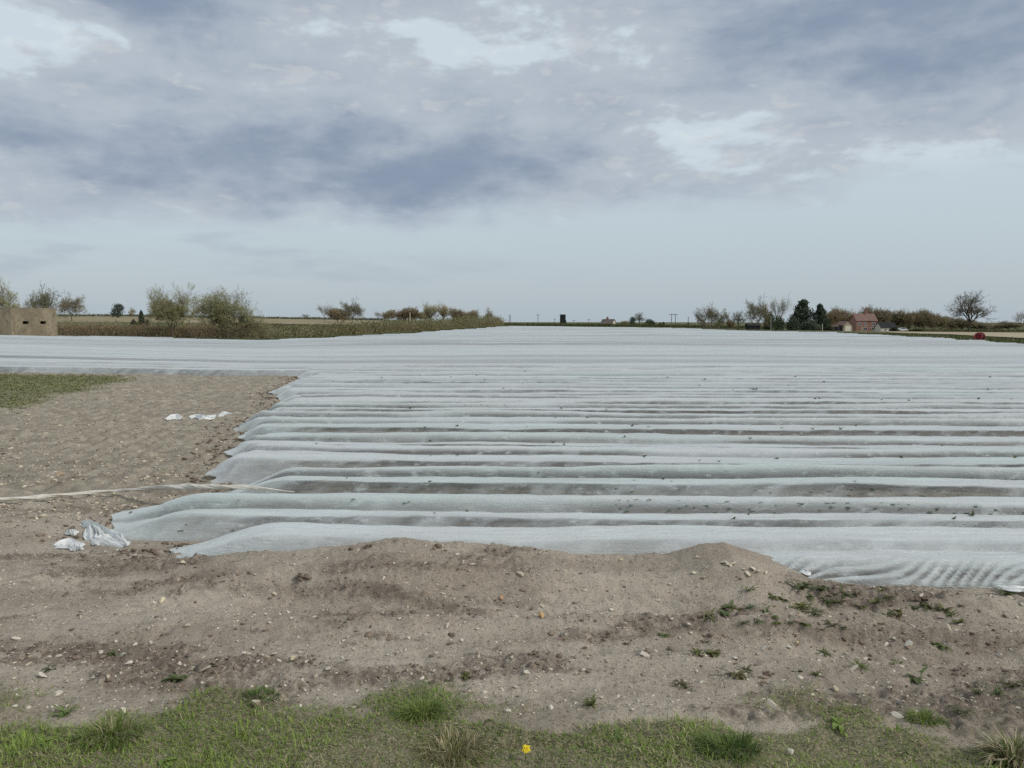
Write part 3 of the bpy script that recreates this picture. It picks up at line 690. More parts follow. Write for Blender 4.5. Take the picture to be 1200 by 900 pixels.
def crumple(name, pts, width, height, seed, label, mat, group=None, nfold=5):
    """a gathered length of film lying along the soil points pts: long soft folds pinched towards both ends"""
    G = [ground_at(*p) for p in pts]; P = polyline([(g.x, g.y) for g in G], 90); n = len(P)
    for i in (0, 1): P[6:-6, i] = np.convolve(P[:, i], np.ones(13)/13, 'valid')
    tv = np.gradient(P, axis=0); tv = tv/(np.linalg.norm(tv, axis=1)[:, None]+1e-9); nm = np.c_[-tv[:, 1], tv[:, 0]]
    m = 60; s = np.linspace(0, 1, n)[:, None]; u = np.linspace(-1, 1, m)[None, :]
    env = np.sin(np.pi*np.clip(s*0.94+0.03, 0, 1))**0.7
    wd = width*(0.25 + 0.85*env)*(1+0.40*vn(s*4+seed, 0*s+seed, 2)) + 0.25*width*vn(s*9, u*0.6+seed, 4)
    uu = u + 0.20*vn(s*3+seed, u*3, 1)
    X = P[:, 0][:, None] + nm[:, 0][:, None]*uu*wd; Y = P[:, 1][:, None] + nm[:, 1][:, None]*uu*wd
    z0 = soil_z(X, Y, False); arch = np.clip(1-np.abs(u)**2.5, 0, 1)
    ph = nfold*u*3.3 + 1.6*vn(s*2.2+seed, 0*s, 3) + 2.2*vn(s*3, u*1.2+seed, 5)
    Z = z0 + 0.016 + 0.62*height*arch*env*(0.50 + 0.50*vn(s*4+seed, u*1.4, 1)) + 0.15*height*np.sin(ph)*(0.4+arch) + 0.09*height*np.sin(ph*2.3+s*4)*arch + 0.10*height*fbm(s*14+seed, u*8, 2, 3)
    o = mesh_np(name, np.c_[X.ravel(), Y.ravel(), Z.ravel()], grid_faces(n, m), mat, smooth=True)
    tag(o, label, 'film scrap', group); return o
crumple('film_scrap', [(100, 612), (112, 622), (122, 634), (146, 642)], 0.085, 0.095, 3, 'large crumpled white film scrap draped on soil beside the row ends', M['scrap'])
crumple('film_scrap', [(112, 640), (124, 632), (140, 637)], 0.05, 0.06, 5, 'curved white film fold at the foot of the large crumpled scrap', M['scrap'])
crumple('film_scrap', [(66, 640), (78, 636), (92, 646)], 0.06, 0.055, 9, 'small crumpled white film scrap furthest left near the soil track', M['scrap'])
crumple('film_scrap', [(82, 624), (86, 630)], 0.035, 0.05, 12, 'tiny upright tuft of torn film between the two crumpled scraps', M['scrap'])
crumple('film_scrap', [(195, 493), (204, 490), (213, 493)], 0.09, 0.09, 15, 'leftmost of the three pale film scraps on the ploughed soil', M['scrap'], 'film scraps on the ploughed soil')
crumple('film_scrap', [(222, 490), (231, 487), (240, 490), (253, 488)], 0.09, 0.08, 17, 'middle one of the three pale film scraps on the ploughed soil', M['scrap'], 'film scraps on the ploughed soil')
crumple('film_scrap', [(256, 489), (264, 485), (272, 486)], 0.06, 0.07, 19, 'rightmost of the three pale film scraps on the ploughed soil', M['scrap'], 'film scraps on the ploughed soil')
crumple('film_scrap', [(1168, 693), (1185, 694), (1215, 695)], 0.05, 0.03, 22, 'strip of white film half buried in soil at the right edge', M['scrap'])
crumple('film_scrap', [(936, 666), (946, 668), (953, 671)], 0.06, 0.05, 25, 'greenish bunch of film beside the soil mound at the row end', M['scrap'])

# ------------------------------------------------------------------ stones and clods
def rock_mesh(seed, sub=2, sharp=0.35, flat=0.62):
    import bmesh
    bm = bmesh.new(); bmesh.ops.create_icosphere(bm, subdivisions=sub, radius=1.0); r = random.Random(seed)
    planes = [(Vector((r.gauss(0, 1), r.gauss(0, 1), r.gauss(0, 1))).normalized(), r.uniform(0.34, 0.72)) for _ in range(9)]
    for v in bm.verts:
        for nrm, d in planes:
            q = v.co.dot(nrm)
            if q > d: v.co -= nrm*(q-d)*0.97
        v.co *= 1 + r.uniform(-sharp, sharp)*0.16
        v.co.x *= 1.15; v.co.z *= flat
    me = bpy.data.meshes.new('stone'); bm.to_mesh(me); bm.free(); return me
ROCKS = [rock_mesh(i, 2) for i in range(9)]; ROCKS1 = [rock_mesh(20+i, 1, 1.2) for i in range(6)]
for me in ROCKS: me.materials.append(M['stone'])
def stone(p, s, tint, label, group, me, sink=0.25, name='flint_stone', mat=None):
    o = bpy.data.objects.new(name, me); C.objects.link(o)
    o.location = (p[0], p[1], p[2] + s*0.62*(1-2*sink)); o.rotation_euler = (random.uniform(-.7, .7), random.uniform(-.7, .7), random.uniform(0, 6.28)); o.scale = (s*random.uniform(.85, 1.4), s*random.uniform(.65, 1.1), s*random.uniform(.55, 1.1))
    o.color = (*tint, 1); tag(o, label, 'stone', group); return o
BIG = [((190, 705), 0.026, (1.30, 1.22, 0.95), 'round cream flint with a dark hollow, left of centre on bare soil'),
       ((181, 707), 0.014, (1.3, 1.28, 1.2), 'small white stone touching the left of the hollow cream flint'),
       ((634, 722), 0.024, (1.05, 0.72, 0.38), 'orange brown flint with a pale rim below the wheel rut'),
       ((588, 702), 0.024, (0.95, 0.62, 0.42), 'angular orange stone on the upper lip of the wheel rut'),
       ((636, 713), 0.014, (1.2, 1.12, 0.95), 'cream stone just above the orange brown flint'),
       ((806, 734), 0.024, (1.35, 1.32, 1.22), 'jagged white flint standing up by a thin dry stalk'),
       ((924, 760), 0.024, (1.25, 1.26, 1.22), 'smooth egg shaped white stone on the right foreground soil'),
       ((934, 755), 0.020, (1.15, 0.95, 0.66), 'tan stone just right of the egg shaped white stone'),
       ((1064, 757), 0.026, (1.35, 1.32, 1.26), 'wedge shaped white flint in the right foreground'),
       ((1048, 751), 0.022, (1.15, 1.10, 1.0), 'flat pale stone left of the wedge shaped white flint'),
       ((1038, 756), 0.016, (1.35, 1.32, 1.26), 'small white stone furthest left in the row of three by the wedge'),
       ((979, 811), 0.020, (1.2, 1.08, 0.85), 'rounded cream pebble in front of the grass at the right'),
       ((958, 812), 0.016, (1.0, 0.88, 0.78), 'brownish pebble left of the rounded cream pebble'),
       ((904, 828), 0.024, (1.15, 1.10, 1.02), 'flat pale flint at the grass edge right of centre'),
       ((1053, 824), 0.026, (1.3, 1.26, 1.2), 'flat white flint beside a damp dark soil patch'),
       ((1048, 840), 0.030, (1.3, 1.26, 1.2), 'broken white flint lying in thin grass at the right'),
       ((145, 833), 0.020, (1.35, 1.35, 1.15), 'round white stone sitting on the green grass at the left'),
       ((301, 829), 0.030, (1.12, 1.02, 0.85), 'flat tan flint at the grass edge left of centre'),
       ((151, 780), 0.020, (1.35, 1.33, 1.25), 'bright white pebble on bare soil above the left grass'),
       ((69, 770), 0.016, (1.35, 1.33, 1.25), 'white pebble beside a dark clod at the far left'),
       ((645, 831), 0.018, (1.35, 1.33, 1.25), 'white pebble in sparse grass at the bottom centre'),
       ((755, 768), 0.026, (1.1, 1.05, 1.0), 'grey white flint with a dark underside, centre right'),
       ((610, 674), 0.026, (1.1, 1.02, 0.85), 'flat cream flint on the light band of tyre marks'),
       ((728, 657), 0.024, (1.15, 1.0, 0.7), 'yellowish flat flint on the soil bank crest'),
       ((71, 557), 0.055, (1.0, 0.80, 0.62), 'large tan stone on the ploughed soil above the film rope'),
       ((157, 585), 0.045, (1.0, 0.92, 0.8), 'tan stone just below the film rope'),
       ((306, 856), 0.013, (1.35, 1.33, 1.25), 'lone white chip among the grass left of centre'),
       ((926, 882), 0.022, (1.25, 1.22, 1.15), 'pale stone half hidden in the grass at the bottom right'),
       ((343, 776), 0.020, (1.15, 1.05, 0.70), 'yellowish nodular flint on soil left of centre'),
       ((390, 772), 0.020, (0.9, 0.88, 0.85), 'grey rough flint right of the yellowish nodular flint')]
for i, (pp, s, t, lab) in enumerate(BIG):
    stone(ground_at(*pp), s*0.86, tuple(q*1.18 for q in t), lab, None, ROCKS[i % 9], 0.33)
for i, (px, py, s) in enumerate([(847, 660, .020), (853, 663, .022), (858, 662, .018), (882, 668, .02), (888, 672, .02), (898, 673, .018), (876, 675, .02), (856, 664, .012), (817, 655, .016), (813, 673, .016), (825, 679, .02)]):
    stone(ground_at(px, py), s, (1.5, 1.42, 1.2), 'cream flint on the face of the soil mound at the right', 'cream flints on the soil mound', ROCKS[(i*2) % 9])
def free_spot(ymin, ymax):
    while True:
        y = math.exp(random.uniform(math.log(ymin), math.log(ymax))); x = random.uniform(-0.70, 0.70)*y
        _, ins = bed_height(np.array([x]), np.array([y]))
        if ins[0] < 0.05 and grass_d(np.array([x]), np.array([y]))[0] < 0.4: return x, y
def tintpick():
    r = random.random()
    if r < 0.5: k = random.uniform(1.05, 1.55); return (k, k*0.975, k*0.91)
    if r < 0.85: k = random.uniform(0.95, 1.4); return (k, k*0.92, k*0.78)
    k = random.uniform(0.6, 0.9); return (k, k*0.75, k*0.58)
cnt = 0
while cnt < 255:
    x, y = free_spot(3.25, 5.3)
    if y > 4.95 and -2.2 < x: continue
    s = min(0.022, 0.0092*math.exp(random.gauss(0.15, 0.42)))
    stone((x, y, sz(x, y)), s, tintpick(), 'small pale flint stone scattered on the bare sandy soil', 'small flints on the bare soil', ROCKS[cnt % 9], 0.2); cnt += 1
def scatter_rocks(name, N, yr, srange, tint, label, cat, mat, protos, where=None):
    V = []; F = []; b = 0; PV = []
    for me in protos:
        v = np.zeros(len(me.vertices)*3); me.vertices.foreach_get('co', v); f = np.array([list(p.vertices) for p in me.polygons]); PV.append((v.reshape(-1, 3), f))
    y = np.exp(rng.uniform(math.log(yr[0]), math.log(yr[1]), N*3)); x = rng.uniform(-0.72, 0.72, N*3)*y
    _, ins = bed_height(x, y); ok = (ins < 0.05) & (grass_d(x, y) < 0.6)
    ok &= ~((x < -9.0) & (y > 13))
    ok &= ~((np.abs(y-7.15-0.05*(x+4)) < 0.22) & (x < -2)) | (y < 6)
    if where is not None: ok &= rng.random(N*3) < where(x, y)
    x = x[ok][:N]; y = y[ok][:N]; z = soil_z(x, y)
    cols = []
    for i in range(len(x)):
        v, f = PV[i % len(PV)]; s = srange[0]*math.exp(abs(random.gauss(0, srange[1]))); a = random.uniform(0, 6.28); c, q = math.cos(a), math.sin(a)
        w = v*np.array([s*random.uniform(.8, 1.3), s*random.uniform(.7, 1.1), s*random.uniform(.6, 1.1)])
        w = np.c_[w[:, 0]*c-w[:, 1]*q+x[i], w[:, 0]*q+w[:, 1]*c+y[i], w[:, 2]+z[i]+s*0.25]
        w[:, 2] -= s*0.2
        V.append(w); F.append(f+b); b += len(w)
    o = mesh_np(name, np.concatenate(V), np.concatenate(F), mat, smooth=False); o.color = (*tint, 1)
    tag(o, label, cat, kind='stuff'); return o
scatter_rocks('gravel', 3600, (3.0, 7), (0.0040, 0.55), (1.40, 1.33, 1.20), 'fine pale gravel strewn through the bare soil', 'gravel', M['stone'], ROCKS1)
scatter_rocks('gravel', 4500, (6.0, 23), (0.0095, 0.55), (1.35, 1.25, 1.05), 'pale flints strewn over the ploughed soil left of the rows', 'gravel', M['stone'], ROCKS1, lambda x, y: (x < -0.2*y))
scatter_rocks('soil_clods', 7000, (3.0, 5.6), (0.0028, 0.55), (1.1, 1.08, 1.06), 'dark crumbly soil clods lying on the foreground soil', 'soil clods', M['clod'], ROCKS1,
              lambda x, y: 0.14+0.86*damp_d(x, y))
scatter_rocks('soil_clods', 420, (3.2, 5.0), (0.011, 0.4), (1.0, 0.96, 0.92), 'broken lumps of dry soil along the headland', 'soil clods', M['clod'], ROCKS1, lambda x, y: 0.25+0.75*damp_d(x, y))
scatter_rocks('soil_clods', 1300, (3.3, 5.0), (0.0055, 0.5), (0.82, 0.78, 0.74), 'larger dark clods gathered in the damp streaks of the headland', 'soil clods', M['clod'], ROCKS1, lambda x, y: 0.02+0.98*damp_d(x, y))
scatter_rocks('soil_clods', 2600, (5.4, 23), (0.0095, 0.45), (1.0, 0.97, 0.92), 'crumbled soil clods on the ploughed ground left of the rows', 'soil clods', M['clod'], ROCKS1, lambda x, y: (x < -0.2*y)*1.0)

def end_clods():
    V = []; F = []; b = 0; r = random.Random(4)
    for k in list(range(1, 17)):
        xl = row_left(k); n, f = row_span(k)
        for i in range(46):
            x = xl + 0.04 - abs(r.gauss(0, 0.16+0.012*k)); u = r.random()*1.1-0.05; y = n+(f-n)*u + SLOPE*x; me = ROCKS1[i % 6]; q = r.uniform(0.010, 0.032)*(0.8 if k < 4 else 1.15)
            if abs(y-(6.3+SLOPE*x)) < 0.12 and k in (2, 3): continue
            z = sz(x, y) if x < xl else float(terrain(x, y)+row_shape(k, np.array([x]), np.array([min(max(u, 0), 1)]))[0]*(0.12+0.88*float(sst(x, xl-.06, xl+.26))))
            v = np.array([tuple(p.co) for p in me.vertices])*q*np.array([r.uniform(.8, 1.3), r.uniform(.8, 1.2), r.uniform(.7, 1.1)]); V.append(v+np.array([x, y, z+q*.35])); F.append(np.array([list(p.vertices) for p in me.polygons])+b); b += len(v)
    o = mesh_np('soil_clods', np.concatenate(V), np.concatenate(F), M['clod']); o.color = (0.85, 0.8, 0.76, 1)
    tag(o, 'dark crumbly clods thrown on the left ends of the film rows', 'soil clods', kind='stuff')
end_clods()

# ------------------------------------------------------------------ grass and weeds
def blades(name, X, Y, Z, L, lean, az, width, cols, label, mat):
    N = len(X); dx, dy = np.cos(az), np.sin(az); sx, sy = -dy, dx
    up = np.cos(lean); out = np.sin(lean); p0 = np.c_[X, Y, Z-0.004]
    d1 = np.c_[dx*out*0.7, dy*out*0.7, up]; p1 = p0 + d1*(L*0.5)[:, None]
    l2 = np.clip(lean*1.9+0.25, 0, 1.9); d2 = np.c_[dx*np.sin(l2), dy*np.sin(l2), np.cos(l2)]; p2 = p1 + d2*(L*0.5)[:, None]
    sw = np.c_[sx, sy, 0*sx]*width[:, None]
    V = np.stack([p0-sw, p0+sw, p1+sw*0.8, p1-sw*0.8, p2], 1).reshape(-1, 3); i = np.arange(N)*5
    F = np.concatenate([np.c_[i, i+1, i+2], np.c_[i, i+2, i+3], np.c_[i+3, i+2, i+4]])
    o = mesh_np(name, V, F, mat, attrs={'col': np.repeat(cols, 5, 0)})
    return tag(o, label, 'grass', kind='stuff')
def build_grass():
    nT = 10500; cx = rng.uniform(-3.9, 3.9, nT*4); cy = rng.uniform(2.1, 3.6, nT*4); g = grass_d(cx, cy)
    k = rng.random(nT*4) < g**1.2; cx, cy, g = cx[k][:nT], cy[k][:nT], g[k][:nT]; nT = len(cx)
    nb = rng.integers(7, 20, nT); idx = np.repeat(np.arange(nT), nb); N = len(idx)
    vig = 0.55 + 0.75*sst(fbm(cx*2.2, cy*3.0, 3, 3), -0.3, 0.5)
    rad = rng.uniform(0, 0.075, N); th = rng.uniform(0, 2*np.pi, N)
    X = cx[idx]+rad*np.cos(th); Y = cy[idx]+rad*np.sin(th); Z = soil_z(X, Y)
    L = rng.gamma(5, 0.0062, N)*vig[idx]*(0.6+0.4*g[idx]); lean = np.clip(rng.normal(0.75, 0.42, N) + rad*3, 0.05, 1.55)
    dry = np.clip(0.22 + 0.60*fbm(cx*1.7+5, cy*2.6, 3, 1), 0.03, 0.8)[idx]; isdry = rng.random(N) < dry
    lean = np.where(isdry, np.clip(lean+0.45, 0, 1.6), lean)
    hue = (0.5+0.5*fbm(cx*1.1, cy*1.4+3, 3, 6))[idx][:, None]; v = rng.uniform(0.7, 1.25, N)[:, None]
    green = ((1-hue)*np.array([0.16, 0.245, 0.05]) + hue*np.array([0.28, 0.36, 0.085]))*v
    straw = np.array([0.48, 0.42, 0.25])*v
    col = np.where(isdry[:, None], straw, green)
    blades('grass', X, Y, Z, L, lean, th + rng.normal(0, 0.7, N), rng.uniform(0.0010, 0.0026, N), col, 'short mixed green and straw grass along the bottom of the view', M['grass'])
    # dead thatch lying flat between the living blades
    N = 46000; X = rng.uniform(-3.4, 3.4, N); Y = rng.uniform(2.25, 3.4, N); k = rng.random(N) < grass_d(X, Y); X, Y = X[k], Y[k]; Z = soil_z(X, Y)+0.003; N = len(X)
    pick = rng.random(N)[:, None]; v = rng.uniform(0.6, 1.25, N)[:, None]
    col = np.where(pick < 0.5, np.array([0.42, 0.36, 0.22]), np.where(pick < 0.85, np.array([0.20, 0.29, 0.07]), np.array([0.24, 0.19, 0.11])))*v
    blades('thatch', X, Y, Z, rng.uniform(0.012, 0.045, N), rng.uniform(1.1, 1.55, N), rng.uniform(0, 6.28, N), rng.uniform(0.0009, 0.0020, N), col, 'flattened straw and short moss between the grass blades at the bottom', M['grass'])
    # scattered blades further out on the soil
    N = 4200; X = rng.uniform(-2.6, 2.9, N); Y = rng.uniform(3.2, 4.3, N)
    k = rng.random(N) < 0.8*sst(fbm(X*2.0+2, Y*3+1, 3, 0), 0.12, 0.45)*(0.15+0.85*sst(X, 0.3, 1.2))*(1-0.8*sst(Y, 3.6, 4.2)); X, Y = X[k], Y[k]; Z = soil_z(X, Y); N = len(X)
    col = np.array([0.09, 0.115, 0.035])*rng.uniform(0.7, 1.4, N)[:, None]
    blades('sparse_grass', X, Y, Z, rng.uniform(0.012, 0.04, N), rng.uniform(0.2, 1.3, N), rng.uniform(0, 6.28, N), rng.uniform(0.0012, 0.0024, N), col, 'thin scattered grass sprouts on the bare soil', M['grass'])
    # the green patch by the ploughed field on the left
    N = 42000; Y = rng.uniform(13.0, 22.2, N); X = -rng.uniform(8.6, 19, N)
    lim = np.interp(Y, [13, 15, 18, 22, 24], [9.4, 9.2, 9.6, 11.0, 11.4])
    k = (rng.random(N) < sst(-X - lim + 0.7*fbm(X*1.1, Y*1.1, 3, 1), -0.4, 0.5)*sst(Y, 13.0, 14.6)*(1-sst(Y, 21.3, 22.2)))
    X, Y = X[k], Y[k]; Z = soil_z(X, Y); N = len(X)
    hue = (0.5+0.5*fbm(X*0.6, Y*0.9, 3, 2))[:, None]
    col = ((1-hue)*np.array([0.145, 0.17, 0.055]) + hue*np.array([0.23, 0.235, 0.09]))*rng.uniform(0.75, 1.25, N)[:, None]
    blades('grass_patch', X, Y, Z, rng.uniform(0.03, 0.07, N), rng.uniform(0.3, 1.3, N), rng.uniform(0, 6.28, N), rng.uniform(0.008, 0.016, N), col, 'smooth green grass patch bordering the ploughed soil at the left edge', M['grass'])
build_grass()

WP = [plant_mesh('weed_plant', 40+i, n, L, w, lift, M['weed'], sp, j) for i, (n, L, w, lift, sp, j) in enumerate(
      [(14, 0.060, 0.0075, 0.75, 1.2, 0.6), (20, 0.050, 0.004, 1.0, 1.6, 1.2), (9, 0.075, 0.010, 0.95, 0.8, 0.5), (34, 0.055, 0.003, 0.9, 2.6, 2.0), (16, 0.05, 0.009, 0.5, 1.5, 0.8)])]
_used = set()
def weed(px, py, kind, s, tint=(1, 1, 1), label=None, flat=1.0):
    p = ground_at(px, py)
    if kind in _used: o = inst('weed_plant', WP[kind])
    else: o = WP[kind]; _used.add(kind)
    o.location = p - Vector((0, 0, 0.004)); o.rotation_euler = (0, 0, random.uniform(0, 6.28)); o.scale = (s, s, s*flat); o.color = (*tint, 1)
    if label: tag(o, label, 'weed', 'weeds on the bare soil')
    else: tag(o, 'small dark green weed rooted in the bare sandy soil', 'weed', 'weeds on the bare soil')
NAMED_WEEDS = [(1103, 759, 3, 1.15, (1.2, 1.5, 0.8), 'bright green low mat of weed above the right grass edge', 0.6),
 (1005, 780, 3, 1.1, (1.1, 1.25, 0.8), 'flat green mat of weed in the middle of the right soil', 0.4),
 (937, 710, 3, 1.5, (1.2, 1.2, 0.8), 'wide mossy weed mat below the soil mound', 0.5),
 (955, 718, 3, 1.2, (0.8, 0.95, 0.7), 'dark end of the mossy weed mat below the soil mound', 0.6),
 (940, 690, 2, 1.35, (0.9, 1.0, 0.85), 'tall leafy weed in front of the film row end', 1.0),
 (962, 692, 2, 1.25, (0.85, 0.95, 0.9), 'spiky leafy weed just right of the tallest leafy weed', 1.0),
 (988, 695, 0, 1.2, (0.9, 1.0, 0.9), 'spreading weed below the pleated film edge', 1.0),
 (1180, 697, 2, 1.0, (1.0, 1.1, 0.95), 'pale leafy weed by the half buried film strip', 1.0),
 (1074, 795, 0, 1.3, (0.9, 1.1, 0.8), 'three cornered green weed near the right grass', 0.9),
 (779, 744, 3, 0.75, (0.9, 1.3, 0.7), 'small round green tuft alone on soil right of centre', 0.9),
 (1054, 778, 1, 1.0, (1.0, 1.2, 0.8), 'low green weed left of a longer green weed strip', 0.6),
 (1088, 780, 3, 0.8, (1.0, 1.15, 0.8), 'narrow green weed strip right of the low green weed', 0.5)]
for (px, py, kd, s, t, lab, fl) in NAMED_WEEDS: weed(px, py, kd, s, t, lab, fl)
for i, (px, py, kd, s) in enumerate([(903, 700, 4, 1.0), (878, 692, 2, .8), (918, 703, 0, .8), (947, 700, 4, .9), (1003, 697, 1, .8), (1030, 692, 0, .9), (1042, 701, 3, .9), (1026, 708, 2, .9), (1010, 712, 0, .7),
    (855, 713, 0, 1.1), (848, 718, 4, .9), (832, 722, 0, 1.), (863, 714, 4, .9), (878, 713, 1, .8), (897, 718, 0, .8), (905, 722, 4, .7), (870, 731, 3, .7), (890, 728, 0, .6), (910, 729, 4, .6), (928, 733, 1, .6),
    (943, 732, 4, .7), (962, 737, 1, .6), (976, 733, 2, .7), (988, 735, 4, .6), (970, 705, 0, .9), (980, 708, 1, .8), (1050, 715, 4, 1.0), (1060, 709, 0, 1.), (1072, 712, 4, 1.), (1085, 710, 0, 1.), (1098, 713, 4, .9),
    (1107, 716, 2, .8), (1114, 722, 2, .7), (1040, 722, 2, .8), (1052, 720, 0, .8), (1031, 732, 3, .7), (1124, 730, 2, .7), (967, 767, 1, 1.), (838, 766, 4, 1.), (862, 792, 0, 1.1), (875, 789, 1, .9), (818, 767, 2, .8),
    (797, 803, 3, .9), (808, 806, 4, .8), (1195, 797, 0, 1.), (1183, 803, 3, .9), (1165, 811, 3, .9), (1146, 812, 1, .8), (825, 753, 1, .7), (957, 790, 1, .8), (935, 787, 4, .7), (206, 797, 4, 1.2), (60, 783, 4, .8), (548, 792, 4, .9),
    (130, 768, 1, .8), (1128, 836, 3, 1.0), (693, 826, 1, 1.)]):
    weed(px, py, kd, s, (random.uniform(.8, 1.15), random.uniform(.85, 1.2), random.uniform(.7, 1)), None, random.uniform(.7, 1.05))
for px, py, kd, sc_, lab in ((22, 868, 4, 1.5, 'broad leaved fresh green weed in the bottom left grass'), (48, 872, 4, 1.3, 'smaller broad leaved weed beside the one at bottom left'), (190, 893, 4, 1.3, 'clover like green weed at the very bottom left of centre'),
                         (75, 838, 1, 1.3, 'dull green tufted weed where left grass meets bare soil'), (985, 848, 4, 1.2, 'pale leafy weed in thin grass at the bottom right'), (720, 865, 0, 1.2, 'leafy weed on a bare patch right of the dandelion')):
    weed(px, py, kd, sc_, (1.7, 2.1, 1.1) if kd == 4 else (1.2, 1.45, 1.0), lab, 0.9)
for i, o in enumerate(WP):
    if i not in _used: bpy.data.objects.remove(o, do_unlink=True)

def tuft(name, px, py, n, L, spread, cols, label, cat, wmul=1.0):
    p = ground_at(px, py); th = rng.uniform(0, 6.28, n); r = spread*np.sqrt(rng.random(n)); X = p.x+r*np.cos(th); Y = p.y+r*np.sin(th)*0.7; Z = soil_z(X, Y)
    c = np.array(cols)[rng.integers(0, len(cols), n)]*rng.uniform(0.75, 1.25, n)[:, None]
    o = blades(name, X, Y, Z, rng.uniform(0.5, 1.1, n)*L, np.clip(0.25+r/spread*0.7+rng.normal(0, .2, n), 0, 1.5), th+rng.normal(0, .5, n), rng.uniform(0.0012, 0.0024, n)*wmul, c, label, M['grass'])
    del o['kind']; tag(o, label, cat); return o
G1, G2, ST = (0.15, 0.21, 0.05), (0.22, 0.27, 0.07), (0.45, 0.39, 0.24)
tuft('grass_tuft', 494, 838, 520, 0.085, 0.085, [G1, G2, G2], 'bright green grass tuft standing alone at the bottom centre left', 'grass tuft')
tuft('grass_tuft', 130, 862, 520, 0.10, 0.12, [G1, G2, G1, ST], 'thick green grass tuft in the bottom left grass', 'grass tuft')
tuft('grass_tuft', 303, 816, 260, 0.05, 0.08, [G1, (0.12, 0.17, 0.06)], 'low green grass tuft at the upper edge of the left grass', 'grass tuft')
tuft('grass_tuft', 1085, 845, 300, 0.06, 0.07, [G1, G2], 'small fresh green tuft above the bottom right grass', 'grass tuft')
tuft('grass_tuft', 855, 880, 420, 0.10, 0.10, [G1, (0.08, 0.13, 0.03)], 'dark green grass tuft at the bottom right of centre', 'grass tuft')
tuft('dry_grass_tuft', 1190, 890, 420, 0.13, 0.09, [ST, (0.42, 0.38, 0.25), (0.30, 0.25, 0.15), G1], 'dry straw coloured tuft at the bottom right corner', 'grass tuft', 1.8)
tuft('dry_grass_tuft', 530, 885, 420, 0.09, 0.11, [ST, (0.30, 0.27, 0.13), (0.20, 0.19, 0.07)], 'yellowed grass tuft at the bottom left of the dandelion', 'grass tuft')

def dandelion():
    p = ground_at(615, 893); r = empty('dandelion', p, 'yellow dandelion flower in the grass at the bottom centre', 'flower')
    m = MB()
    for ring, (n, R, z, tilt) in enumerate(((22, 0.017, 0.0, 0.15), (18, 0.013, 0.003, 0.4), (12, 0.008, 0.006, 0.8))):
        for i in range(n):
            a = 2*math.pi*i/n + ring*0.13 + random.uniform(-.08, .08); R_ = R*random.uniform(0.75, 1.12); w = 0.0016; d = Vector((math.cos(a), math.sin(a), 0)); s = Vector((-math.sin(a), math.cos(a), 0))
            e = d*R_*math.cos(tilt) + Vector((0, 0, R_*math.sin(tilt)+z)); b = d*0.002+Vector((0, 0, z)); mid = (b+e)*0.5 + Vector((0, 0, 0.002))
            m.add([b-s*w*.5, b+s*w*.5, mid+s*w, e+s*w*.6, e-s*w*.6, mid-s*w], [(0, 1, 2, 5), (5, 2, 3, 4)])
    f = m.build('petals', M['yellow'], r); f.location = (0.004, -0.004, 0.050); f.rotation_euler = (0.55, 0.1, 0)
    MB().tube((0, 0, -0.01), (0.004, -0.003, 0.050), 0.0022, 0.0018).build('stem', M['weed'], r)
    k = MB().tube((0, 0, 0), (0, 0, 0.006), 0.003, 0.006, 10).build('calyx', M['weed'], r); k.location = (0.004, -0.003, 0.043)
dandelion()
def stalks():
    for px, py, h, lab in ((825, 724, 0.075, 'upright pale dry stalk right of the jagged white flint'), (522, 692, 0.05, 'curved pale dry stem on the tyre marked soil'), (258, 796, 0.05, 'thin dry curl of straw on soil above the left grass')):
        p = ground_at(px, py); m = MB(); a = Vector((0, 0, -0.01)); dx = random.uniform(-.4, .4) if px != 825 else -0.03
        for i in range(4):
            b = a + Vector((dx*h*0.3*(1+i*0.5), 0.0, h/4)); m.tube(a, b, 0.0028-0.0004*i, 0.0024-0.0004*i, 6); a = b
        tag(m.build('dry_stalk', M['straw'], loc=p), lab, 'stalk')
stalks()
def dark_lump(px, py, s, lab):
    p = ground_at(px, py); m = MB(); r = random.Random(px)
    for i in range(16):
        me = ROCKS1[i % 6]; k = s*r.uniform(0.25, 0.55); cx, cy = r.gauss(0, s*.55), r.gauss(0, s*.4); cz = max(0, s*0.55-abs(cx)*.5-abs(cy)*.5)*r.random()
        m.add([(v.co.x*k+cx, v.co.y*k+cy, v.co.z*k+cz+k*.2) for v in me.vertices], [tuple(q.vertices) for q in me.polygons])
    o = m.build('soil_clod', M['clod'], loc=p); o.color = (0.75, 0.7, 0.68, 1); tag(o, lab, 'clod')
dark_lump(1077, 704, 0.045, 'dark brown root clod among the right hand weeds')
dark_lump(901, 791, 0.022, 'reddish dark clod alone on soil right of centre')
dark_lump(353, 679, 0.045, 'rounded soil clod below the left end of the bank')
dark_lump(432, 641, 0.028, 'round soil lump on the crest of the bank')

